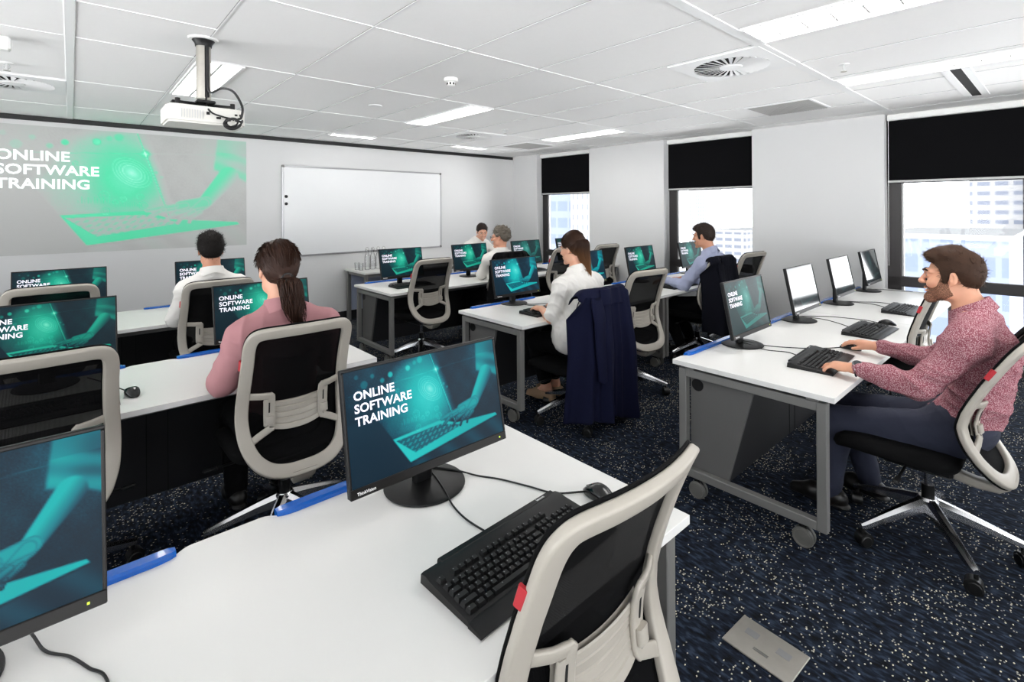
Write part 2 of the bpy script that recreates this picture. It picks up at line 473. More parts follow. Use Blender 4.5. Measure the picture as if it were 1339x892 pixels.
for k, (s0, s1) in enumerate(WINS):
    mb = MB()
    lw, rw = 0.115, 0.055
    o0, o1 = 0.145, 0.215
    wbox(mb, o0, o1, s0, s0 + lw, 0, H, 0.006)
    wbox(mb, o0 + .02, o1, s0 + lw, s0 + lw + .018, 0.06, H, 0.004, mi=1)
    wbox(mb, o0, o1, s1 - rw, s1, 0, H, 0.006)
    wbox(mb, o0, o1, s0, s1, 0, 0.07, 0.006)
    wbox(mb, o0, o1, s0, s1, 0.735, 0.84, 0.006)
    wbox(mb, o0, o1, s0, s1, H - 0.08, H, 0.004)
    if s1 - s0 > 2:
        wbox(mb, o0, o1, s0 + 1.55, s0 + 1.62, 0, H, 0.006)
    mb.xf(WM)
    f = struct(mb.build('window_%d' % (k + 1), [M['win_frame'], M['light_grey']]))
    mb = MB(); wbox(mb, 0.178, 0.184, s0 + 0.05, s1 - 0.03, 0.04, H - 0.04); mb.xf(WM)
    struct(mb.build('pane', M['pane'], f, smooth=False))
    # roller blind
    zt, zb = 2.452, 1.832
    lab = ['black roller blind half lowered over the window nearest the front wall',
           'black roller blind half lowered over the middle window behind the person in pale blue',
           'widest black roller blind half lowered over the window beside the person in red check'][k]
    r = thing('roller_blind', lab, 'blind', tuple(W0 + WD * ((s0 + s1) / 2) + WN * 0.1), 0, 'roller blinds')
    r.matrix_world = Matrix.Translation(W0 + WD * ((s0 + s1) / 2) + WN * 0.1) @ Matrix.Rotation(math.atan2(WN.y, WN.x), 4, 'Z')
    w = (s1 - s0) - 0.02
    fb = MB(); fb.box((0.012, 0, (zt + zb) / 2), (0.003, w, zt - zb + 0.06)); fb.build('blind_fabric', M['blind'], r, smooth=False)
    cb = MB(); cb.box((0.0, 0, (zt + H) / 2), (0.075, w, H - zt - 0.002), bev=0.008); cb.build('cassette', M['white_plastic'], r)
    bb = MB(); bb.box((0.012, 0, zb - 0.010), (0.014, w, 0.024), bev=0.005); bb.build('bottom_bar', M['light_grey'], r)
    ch = MB(); ch.tube([(-0.02, w / 2 - 0.012, zt), (-0.02, w / 2 - 0.012, 0.95)], 0.0022, 6); ch.build('pull_chain', M['white_plastic'], r)

# --- ceiling grid: thin T-bars; two wide rails
GX = [0.584 + 0.6033 * i for i in range(-6, 10)]
GY = [2.41 + 1.2067 * i for i in range(-4, 4) if i != -1] + [2.985]
mb = MB(); g = MB()
xw = lambda y: 6.14 + (YF - y) * 0.0247
for x in GX:
    if abs(x + 0.019) < 0.05: continue
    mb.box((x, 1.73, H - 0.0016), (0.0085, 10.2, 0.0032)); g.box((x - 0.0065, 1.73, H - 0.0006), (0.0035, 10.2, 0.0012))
for y in GY:
    x0, x1 = XL, xw(y)
    if abs(y - 2.985) < .01: x1 = 0.584
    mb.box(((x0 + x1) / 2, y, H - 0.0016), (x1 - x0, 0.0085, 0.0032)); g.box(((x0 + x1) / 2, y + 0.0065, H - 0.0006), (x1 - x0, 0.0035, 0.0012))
struct(mb.build('trim_2', M['rail'], smooth=False)); struct(g.build('trim_3', M['groove'], smooth=False))
mb = MB()
mb.box((0.0, 1.73, H - 0.003), (0.042, 10.2, 0.006), bev=0.002); mb.box((1.56, 1.205, H - 0.003), (9.3, 0.06, 0.006), bev=0.002)
struct(mb.build('trim_4', M['rail']))

# --- outside: neighbouring towers seen through the glass
def facade(name, wall, glass, sx, sz, row=0.42, mort=0.3):
    m, nt, out = new_mat(name)
    tc = N(nt, 'ShaderNodeTexCoord'); p = N(nt, 'ShaderNodeBsdfPrincipled'); p.inputs['Roughness'].default_value = 0.7
    sep = N(nt, 'ShaderNodeSeparateXYZ'); nt.links.new(tc.outputs['Object'], sep.inputs['Vector'])
    ad = N(nt, 'ShaderNodeMath', operation='ADD'); nt.links.new(sep.outputs['X'], ad.inputs[0]); nt.links.new(sep.outputs['Y'], ad.inputs[1])
    def bands(src, per, frac):
        d = N(nt, 'ShaderNodeMath', operation='DIVIDE'); d.inputs[1].default_value = per; nt.links.new(src, d.inputs[0])
        f = N(nt, 'ShaderNodeMath', operation='FRACT'); nt.links.new(d.outputs[0], f.inputs[0])
        l = N(nt, 'ShaderNodeMath', operation='LESS_THAN'); l.inputs[1].default_value = frac; nt.links.new(f.outputs[0], l.inputs[0])
        return l.outputs[0]
    a = bands(ad.outputs[0], sx, 1 - mort); b = bands(sep.outputs['Z'], sz, row)
    mu = N(nt, 'ShaderNodeMath', operation='MULTIPLY'); nt.links.new(a, mu.inputs[0]); nt.links.new(b, mu.inputs[1])
    mx = N(nt, 'ShaderNodeMix', data_type='RGBA'); mx.inputs['A'].default_value = wall; mx.inputs['B'].default_value = glass
    nt.links.new(mu.outputs[0], mx.inputs['Factor']); nt.links.new(mx.outputs['Result'], p.inputs['Base Color'])
    nt.links.new(p.outputs['BSDF'], out.inputs['Surface'])
    return m
M['concrete'] = mat('pale_concrete', srgb(125, 125, 125), .8)
FW = facade('facade_white_bands', srgb(120, 120, 121), srgb(84, 89, 101), 1.7, 1.25, 0.42, 0.28)
FB = facade('facade_blue_glass', srgb(94, 101, 116), srgb(78, 88, 110), 2.2, 2.4, 0.6, 0.15)
FC = facade('facade_chevron', srgb(120, 120, 122), srgb(80, 89, 110), 60, 2.0, 0.5, 0.0)
FS = facade('facade_slit', srgb(122, 122, 122), srgb(82, 87, 96), 0.85, 1.4, 0.55, 0.72)
def tower(name, lab, c, d, m, rz=0, cap=True):
    r = thing(name, lab, 'building', (c[0], c[1], -42), rz, 'towers outside the windows')
    MB().box((0, 0, (c[2] + 42) / 2), (d[0], d[1], c[2] + 42)).build('facade', m, r, smooth=False)
    if cap:
        MB().box((0, 0, c[2] + 42 + 0.2), (d[0] + .5, d[1] + .5, 0.4)).build('parapet', M['concrete'], r, smooth=False)
    return r
tower('office_tower', 'wide low blue glass office building outside the window beside the person in red check', (58, 6.6, -0.95), (16, 7.4, 0), FB)
tower('office_tower', 'white tower with rows of bluish windows behind the low glass building', (99, 6.45, 24), (18, 5.0, 0), FW, 0, False)
tower('office_tower', 'pale slab tower at the near edge of the widest window', (96, 0.2, 24), (18, 5.2, 0), FC, 0, False)
tower('office_tower', 'small white apartment block seen through the middle window', (98, 41.5, -2.9), (16, 6.0, 0), FW)
tower('office_tower', 'thin faint spire tower seen through the middle window', (180, 92, 12), (10, 8.0, 0), FS, 0, False)
tower('office_tower', 'blue gridded glass tower seen through the window nearest the front wall', (60, 49.5, 40), (14, 5.6, 0), FB, 0, False)
tower('office_tower', 'white tower with slit windows seen through the window nearest the front wall', (60, 44.4, 40), (16, 3.6, 0), FS, 0, False)

# ================================================================ CEILING FITTINGS
def ceiling_light(x0, x1, y0, y1, lab, style='plain'):
    cx, cy = (x0 + x1) / 2, (y0 + y1) / 2; w, l = x1 - x0, y1 - y0
    r = thing('ceiling_light', lab, 'ceiling light', (cx, cy, H), 0, 'recessed ceiling lights')
    f = MB(); t = 0.018
    f.box((-w / 2 + t / 2, 0, -0.007), (t, l, 0.012), bev=.002); f.box((w / 2 - t / 2, 0, -0.007), (t, l, 0.012), bev=.002)
    f.box((0, -l / 2 + t / 2, -0.007), (w - 2 * t, t, 0.012), bev=.002); f.box((0, l / 2 - t / 2, -0.007), (w - 2 * t, t, 0.012), bev=.002)
    f.build('frame', M['rail'], r)
    MB().box((0, 0, -0.004), (w - 2 * t, l - 2 * t, 0.004)).build('diffuser', M['lamp'], r, smooth=False)
    if style == 'louvre':
        g = MB()
        for sx in (-1, 1):
            g.box((sx * w * 0.2, 0, -0.010), (0.012, l - 2 * t, 0.012))
        n = 9
        for i in range(1, n):
            g.box((0, -l / 2 + l * i / n, -0.010), (w * 0.4, 0.008, 0.009))
        g.build('louvre', M['mid_grey'], r, smooth=False)
    elif style == 'strip':
        g = MB(); n = 9
        for i in range(1, n):
            g.box((0, -l / 2 + l * i / n, -0.010), (w * 0.3, 0.009, 0.009))
        g.build('louvre', M['mid_grey'], r, smooth=False)
    elif style == 'split':
        g = MB(); g.box((0.0, 0, -0.009), (0.016, l - 2 * t, 0.008)); g.build('centre_bar', M['light_grey'], r, smooth=False)
    return r
ceiling_light(2.67, 2.99, -0.02, 1.17, 'long louvred light with two rows of cells at the top of the photo', 'louvre')
ceiling_light(4.27, 4.54, -0.02, 1.17, 'long narrow louvred light nearest the widest window', 'strip')
ceiling_light(2.73, 3.01, 3.63, 4.83, 'plain long light between the smoke detector and the round air diffuser')
ceiling_light(4.82, 5.12, 3.63, 4.83, 'plain long light nearest the middle window')
ceiling_light(0.60, 0.87, 3.63, 4.83, 'long light behind the projector pole split by a bar', 'split')
ceiling_light(2.43, 3.03, 6.07, 6.22, 'thin wall washer light above the whiteboard')
ceiling_light(4.29, 4.89, 6.07, 6.22, 'thin wall washer light near the window corner')
for x in (-1.4, 0.6, 2.7, 4.5):                       # unseen fittings added behind the camera to brighten the room
    ceiling_light(x, x + 0.28, -2.6, -1.4, 'unseen ceiling light added behind the camera')

def swirl_diffuser(x, y, lab):
    r = thing('air_diffuser', lab, 'air vent', (x, y, H), 0, 'round swirl air diffusers')
    p = MB(); s = 0.298; n = 48; R0 = 0.235
    # square plate with a round opening
    sq = []; ci = []
    for i in range(n):
        a = 2 * PI * i / n; c, sn = math.cos(a), math.sin(a); k = s / max(abs(c), abs(sn))
        sq.append((c * k, sn * k)); ci.append((c * R0, sn * R0))
    v = [(a, b, -0.008) for a, b in sq] + [(a, b, -0.012) for a, b in ci] + [(a, b, 0) for a, b in sq]
    f = [(i, (i + 1) % n, n + (i + 1) % n, n + i) for i in range(n)] + [(i, 2 * n + i, 2 * n + (i + 1) % n, (i + 1) % n) for i in range(n)]
    p.add(v, f); p.build('face_plate', M['rail'], r)
    MB().lathe([(0, -0.001), (R0, -0.001), (R0, -0.002), (0, -0.002)], n=48).build('dark_plenum', M['darkhole'], r)
    b = MB(); nb = 30
    for i in range(nb):
        a = 2 * PI * i / nb
        rot = Matrix.Rotation(a, 3, 'Z') @ Matrix.Rotation(math.radians(-17), 3, 'X')
        c = Matrix.Rotation(a, 3, 'Z') @ V((0.152, 0, -0.011))
        P = [(-0.078, -0.005, 0), (0.083, -0.0155, 0), (0.083, 0.0155, 0), (-0.078, 0.005, 0)]
        P = [rot @ V(q) + c for q in P]; Q = [q - V((0, 0, 0.0018)) for q in P]
        b.add(P + Q, [(0, 1, 2, 3), (7, 6, 5, 4), (0, 4, 5, 1), (1, 5, 6, 2), (2, 6, 7, 3), (3, 7, 4, 0)])
    b.lathe([(0, -0.006), (0.074, -0.006), (0.07, -0.017), (0.0, -0.019)], n=32)
    b.build('swirl_vanes', M['rail'], r, ang=20)
    return r
swirl_diffuser(3.32, 1.51, 'round swirl air diffuser beside the big louvred light')
swirl_diffuser(3.93, 5.15, 'round swirl air diffuser farthest away near the front wall')
swirl_diffuser(-0.32, 5.15, 'round swirl air diffuser at the left edge above the projected slide')

def grille(x, y, lab):
    r = thing('return_vent', lab, 'air vent', (x, y, H), 0, 'square return air grilles')
    MB().box((0, 0, -0.004), (0.575, 0.575, 0.008), bev=.003).build('frame', M['rail'], r)
    g = MB()
    for i in range(24):
        g.box((0, -0.253 + 0.022 * i, -0.0095), (0.53, 0.012, 0.005))
    g.build('slats', M['mid_grey'], r, smooth=False)
    MB().box((0, 0, -0.0085), (0.53, 0.53, 0.002)).build('backing', M['mid_grey'], r, smooth=False)
grille(5.12, 1.79, 'grey square ceiling grille between the middle and the widest window')
grille(5.17, 5.44, 'grey square ceiling grille near the front corner by the far window')

r = thing('slot_diffuser', 'linear slot air vent with a dark slit in front of the widest window', 'air vent', (5.2, 0.525, H))
a = MB(); a.box((0, 0.055, -0.004), (1.24, 0.05, 0.008), bev=.002); a.box((0, -0.055, -0.004), (1.24, 0.05, 0.008), bev=.002)
a.build('flange', M['rail'], r); MB().box((0, 0, -0.002), (1.22, 0.062, 0.004)).build('dark_slit', M['darkhole'], r)

r = thing('smoke_detector', 'white dome smoke detector on the ceiling above the whiteboard', 'smoke detector', (2.08, 3.0, H))
MB().lathe([(0, 0), (0.05, 0), (0.052, -0.012), (0.048, -0.022), (0.03, -0.03)], n=32).build('base', M['white_plastic'], r)
MB().lathe([(0.026, -0.026), (0.03, -0.032), (0.03, -0.05), (0.022, -0.056), (0, -0.057)], n=32).build('sensor_head', M['white_plastic'], r)
s_ = MB()
for i in range(8):
    a = 2 * PI * i / 8; s_.box((0.0302 * math.cos(a), 0.0302 * math.sin(a), -0.041), (0.004, 0.012, 0.014), rot=Matrix.Rotation(a, 3, 'Z'))
s_.build('vent_slots', M['darkhole'], r)
tag(MB().lathe([(0, 0), (0.06, 0), (0.058, -0.006), (0.0, -0.008)], n=32).build('ceiling_disc', M['rail'], loc=(2.09, 4.23, H)), 'flat white round cover disc on the ceiling above the whiteboard', 'ceiling cover')
def sprinkler(x, y, lab):
    r = thing('fire_sprinkler', lab, 'sprinkler', (x, y, H), 0, 'fire sprinklers')
    MB().lathe([(0, 0), (0.034, 0), (0.03, -0.006), (0.012, -0.008), (0, -0.008)], n=24).build('escutcheon', M['white_plastic'], r)
    b = MB(); b.cyl((0, 0, -0.006), (0, 0, -0.05), 0.007, n=10); b.tube([(-.012, 0, -.012), (-.013, 0, -.03), (0, 0, -.05)], .0025, 6); b.tube([(.012, 0, -.012), (.013, 0, -.03), (0, 0, -.05)], .0025, 6)
    b.build('nozzle', M['light_grey'], r)
    MB().lathe([(0, -0.05), (0.018, -0.05), (0.018, -0.052), (0, -0.052)], n=20).build('deflector', M['steel'], r)
sprinkler(3.86, 1.0, 'small fire sprinkler beside the narrow louvred light')
sprinkler(-0.3, 4.52, 'small fire sprinkler above the left air diffuser')
sprinkler(3.9, 4.5, 'small fire sprinkler near the far round diffuser')
r = thing('exit_sign', 'white illuminated exit sign box hanging at the left edge of the ceiling', 'exit sign', (-0.43, 3.85, H))
MB().box((0, 0, -0.04), (0.38, 0.075, 0.075), bev=.01).build('housing', M['white_plastic'], r)
MB().box((-.02, -0.038, -0.045), (0.30, 0.004, 0.05), bev=.001).build('light_panel', M['exit'], r)

# ================================================================ FRONT WALL ITEMS
r = thing('whiteboard', 'large blank whiteboard with a thin silver frame on the front wall', 'whiteboard', (3.302, YF, 1.548))
w, h_ = 2.475, 1.212
MB().box((0, -0.010, 0), (w - .02, 0.012, h_ - .02)).build('writing_surface', M['wb'], r, smooth=False)
f = MB(); t = 0.022
f.box((-w / 2 + t / 2, -0.012, 0), (t, 0.022, h_ - .05), bev=.004); f.box((w / 2 - t / 2, -0.012, 0), (t, 0.022, h_ - .05), bev=.004)
f.box((0, -0.012, h_ / 2 - t / 2), (w - .05, 0.022, t), bev=.004); f.box((0, -0.012, -h_ / 2 + t / 2), (w - .05, 0.022, t), bev=.004)
f.build('frame', M['alu'], r)
for sx in (-1, 1):
    for sz in (-1, 1):
        MB().box((sx * (w / 2 - .016), -0.013, sz * (h_ / 2 - .016)), (0.036, 0.026, 0.036), bev=.007).build('corner_cap', M['mid_grey'] if False else M['castor_grey'], r)
for k, z in enumerate((1.74, 1.645)):
    tag(MB().lathe([(0, 0), (0.02, 0), (0.02, -0.008), (0.016, -0.012), (0, -0.012)], n=24, ax='y').build('whiteboard_magnet', M['black_plastic'], loc=(2.117, YF - 0.0165, z)),
        ['upper of the two dark round magnets on the whiteboard', 'lower of the two dark round magnets on the whiteboard'][k], 'magnet', 'whiteboard magnets')

# projector
r = thing('projector', 'white projector hanging from a silver pole on the ceiling', 'projector', (0.556, 3.2, H))
MB().lathe([(0, 0), (0.075, 0), (0.07, -0.008), (0.05, -0.012), (0, -0.012)], n=32).build('ceiling_plate', M['white_plastic'], r)
MB().lathe([(0, -0.01), (0.056, -0.01), (0.042, -0.03), (0.04, -0.045), (0, -0.045)], n=32).build('collar', M['black_plastic'], r)
MB().cyl((0, 0, -0.04), (0, 0, -0.335), 0.036, n=24).build('pole', M['steel'], r)
MB().box((0.01, -0.036, -0.18), (0.022, 0.006, 0.3), bev=.002).build('pole_slot', M['black_plastic'], r)
b = MB()
pts = rrect(0.37, 0.27, 0.035, 4)
b.poly([(x, y) for x, y in pts], -0.478, -0.40)
b.poly([(x * .93, y * .93) for x, y in pts], -0.40, -0.392); b.poly([(x * .95, y * .93) for x, y in pts], -0.488, -0.478)
body = b.build('body', M['projector'], r, loc=(0.0, 0.02, 0))
br = MB(); br.box((0, 0.02, -0.372), (0.30, 0.06, 0.03), bev=.005); br.box((0, 0.02, -0.36), (0.09, 0.19, 0.016), bev=.004)
for sx in (-1, 1):
    for sy in (-1, 1):
        br.cyl((sx * .13, .02 + sy * .08, -.395), (sx * .13, .02 + sy * .08, -.355), .012, n=10); br.box((sx * .07, .02 + sy * .045, -.372), (0.15, 0.018, 0.01), rot=Matrix.Rotation(sx * sy * .55, 3, 'Z'))
br.build('mount_bracket', M['black_plastic'], r)
lz = MB(); lz.cyl((-0.06, 0.14, -0.44), (-0.06, 0.175, -0.44), 0.038, n=24); lz.build('lens_barrel', M['black_plastic'], body)
lz = MB(); lz.lathe([(0, 0), (0.03, 0), (0.02, 0.006), (0, 0.008)], c=(-0.06, 0.175, -0.44), ax='y', n=20); lz.build('lens', M['black_gloss'], body)
po = MB()
for x, z, w_, h2 in ((0.16, -.425, .018, .012), (0.135, -.425, .014, .01), (0.1, -.45, .03, .012), (0.05, -.45, .022, .012), (0.14, -.455, .02, .014), (0.0, -.43, .016, .016)):
    po.box((x, -0.136, z), (w_, 0.004, h2), bev=.001)
for y, z in ((-.06, -.43), (-.03, -.43), (-.06, -.455), (-.02, -.455)):
    po.box((0.186, y, z), (0.004, 0.02, 0.013), bev=.001)
po.build('ports', M['black_plastic'], body)
ve = MB()
for i in range(9): ve.box((-0.12 + i * .012, -0.136, -.44), (0.004, 0.003, 0.045))
ve.build('air_vents', M['light_grey'], body)
cb = MB()
cb.tube(cat_rom([(0.012, -0.04, -0.05), (0.012, -0.042, -0.2), (0.02, -0.05, -0.3), (0.07, -0.09, -0.28), (0.12, -0.13, -0.30), (0.155, -0.16, -0.38), (0.15, -0.165, -0.44), (0.14, -0.139, -.45)], 6), 0.0065, 8)
cb.tube(cat_rom([(0.012, -0.04, -0.3), (-0.0, -0.06, -0.37), (0.01, -0.15, -0.43), (0.06, -0.17, -0.45), (0.1, -0.14, -0.45)], 6), 0.005, 8)
for k in range(5):
    rr = random.Random(k); a0 = rr.random() * 6
    cb.tube(cat_rom([(0.09 + .035 * math.cos(a0 + a) + .015 * a / 3, -0.17 + rr.uniform(-.01, .01), -0.475 + .024 * math.sin(a0 + a * 1.1) - .004 * k) for a in np.linspace(0, 6.0, 9)], 4), 0.0042, 6)
cb.build('cables', M['cable'], r)
# ================================================================ DESKS
DZ = 0.725
def desk(x0, x1, yf, yb, lab, stations=2, panel='grey_panel', rz=0.0, left_frame=True, right_frame=True, scallop=True):
    r = thing('bench_desk', lab, 'desk', ((x0 + x1) / 2, (yf + yb) / 2, 0), rz, 'white bench desks')
    L = x1 - x0; D = yb - yf; sw = L / stations
    # worktop outline with shallow cable cut-outs along the back edge
    pts = [(-L / 2, -D / 2), (L / 2, -D / 2), (L / 2, D / 2)]
    cuts = []
    if scallop:
        for k in reversed(range(stations)):
            a = -L / 2 + k * sw + 0.085; b = -L / 2 + (k + 1) * sw - 0.075
            cuts.append((a, b)); d = 0.036
            for t in np.linspace(0, 1, 9): pts.append((b - 0.07 * t, D / 2 - d * (0.5 - 0.5 * math.cos(PI * t))))
            for t in np.linspace(0, 1, 9): pts.append((a + 0.07 - 0.07 * t, D / 2 - d * (0.5 + 0.5 * math.cos(PI * t))))
    pts.append((-L / 2, D / 2))
    t = MB(); t.poly(pts, DZ - 0.025, DZ, mi=0)
    nside = len(pts)
    for i in range(2, 2 + nside): t.mi[i] = 1
    o = t.build('worktop', [M['white_top'], M['edge']], r, smooth=False)
    bv = o.modifiers.new('bevel', 'BEVEL'); bv.width = 0.0015; bv.segments = 2; bv.limit_method = 'ANGLE'
    for a, b in cuts:
        m = MB()
        prof = [(-0.004, 0.0), (-0.004, 0.032), (0.002, 0.037), (0.030, 0.037), (0.036, 0.032), (0.036, 0.0)]
        R = []
        for x, sc, ins in ((a + .035, .3, .016), (a + .05, .8, .006), (a + .08, 1, 0), (b - .08, 1, 0), (b - .05, .8, .006), (b - .035, .3, .016)):
            R.append([(x, D / 2 - 0.034 + ins * 0.6 + (p[0]) * (1 - ins * 20), DZ - 0.022 + p[1] * (1.0 if sc > .5 else .9)) for p in prof])
        m.rings(R); m.build('cable_tray_edge', M['blue'], r)
    # steel end frames: rectangular loops on castors
    def loop(x, name):
        m = MB(); T = 0.042; y0, y1 = -D / 2 + 0.035, D / 2 - 0.03; z0, z1 = 0.105, DZ - 0.04
        m.box((x, y0 + T / 2, (z0 + z1) / 2), (T, T, z1 - z0), bev=.003); m.box((x, y1 - T / 2, (z0 + z1) / 2), (T, T, z1 - z0), bev=.003)
        m.box((x, (y0 + y1) / 2, z1 - T / 2), (T - .0008, y1 - y0 - 2 * T + .002, T - .0008), bev=.003); m.box((x, (y0 + y1) / 2, z0 + T / 2), (T - .0008, y1 - y0 - 2 * T + .002, T - .0008), bev=.003)
        for y in (y0 + .06, y1 - .06): m.box((x, y, DZ - 0.0325), (0.03, 0.05, 0.015))
        fr = m.build(name, M['grey_metal'], r)
        for sy, y in ((-1, y0 + 0.10), (1, y1 - 0.10)):
            c = MB(); c.m = 0
            c.box((x, y, 0.095), (0.03, 0.03, 0.03)); c.box((x, y, 0.075), (0.022, 0.055, 0.03), bev=.008)
            for dx in (-1, 1):
                c.lathe([(0.0, 0.006 * dx), (0.044, 0.006 * dx), (0.046, 0.012 * dx), (0.044, 0.021 * dx), (0.036, 0.023 * dx), (0.034, 0.021 * dx), (0.0, 0.024 * dx)], c=(x, y, 0.0465), ax='x', n=28, mi=1)
            c.build('castor', [M['black_plastic'], M['castor_grey']], r)
    loop(-L / 2 + 0.035, 'end_frame'); loop(L / 2 - 0.035, 'end_frame')
    m = MB(); m.box((0, D / 2 - 0.17, DZ - 0.06), (L - 0.11, 0.04, 0.04), bev=.003); m.box((0, -D / 2 + 0.17, DZ - 0.06), (L - 0.11, 0.04, 0.04), bev=.003)
    m.build('support_rail', M['grey_metal'], r)
    yp = D / 2 - 0.265
    m = MB(); m.box((0, yp, 0.375), (L - 0.165, 0.018, 0.51), bev=.002)
    p = m.build('modesty_panel', M['dark_panel'], r)
    m = MB()
    for x in (-.045, .045): m.box((x, yp - 0.0095, 0.375), (0.004, 0.003, 0.51))
    m.build('panel_seam', M['darkhole'], p, smooth=False)
    for sx in (-1, 1):                      # slanted return panels inside the end frames
        m = MB(); q = [(D / 2 - .075, .120), (yp - .012, .120), (yp - .145, .632), (D / 2 - .075, .632)]; x = sx * (L / 2 - .070)
        v = [(x - .009, y, z) for y, z in q] + [(x + .009, y, z) for y, z in q]
        m.add(v, [(0, 1, 2, 3), (7, 6, 5, 4), (0, 4, 5, 1), (1, 5, 6, 2), (2, 6, 7, 3), (3, 7, 4, 0)]); g = m.build('end_panel', M[panel], r, smooth=False)
        m = MB(); m.lathe([(0, 0), (0.033, 0), (0.033, -0.003 * -sx), (0, -0.003 * -sx)], c=(x + sx * .0091, D / 2 - .115, 0.597), ax='x', n=24); m.build('cable_port', M['black_plastic'], g)
    return r
D_A0 = desk(-0.66, 1.255, 0.69, 1.465, 'white desk closest to the camera, with the mouse, long keyboard and blue back edge', panel='dark_panel')
D_AR1 = desk(2.485, 4.425, 0.685, 1.465, 'white desk at which the person in red check types', panel='grey_panel')
D_AR2 = desk(4.43, 6.22, 0.69, 1.47, 'white desk end running up to the widest window, past the person in red check')
D_B0 = desk(-0.64, 1.29, 2.605, 3.37, 'white desk at which the person in pink sits', panel='dark_panel')
D_BR1 = desk(2.39, 4.33, 2.585, 3.36, 'white desk at which the person in the loose blouse types')
D_BR2 = desk(4.335, 6.17, 2.59, 3.365, 'white desk by the middle window used by the person in pale blue')
D_C0 = desk(-0.62, 1.30, 4.43, 5.24, 'white desk nearest the projected slide, used by the person in the white shirt', panel='dark_panel')
D_CR1 = desk(2.36, 4.28, 4.46, 5.31, 'white desk in front of the bottles, used by the grey-haired person')
D_CR2 = desk(4.285, 6.13, 4.47, 5.31, 'white desk by the window nearest the front wall')

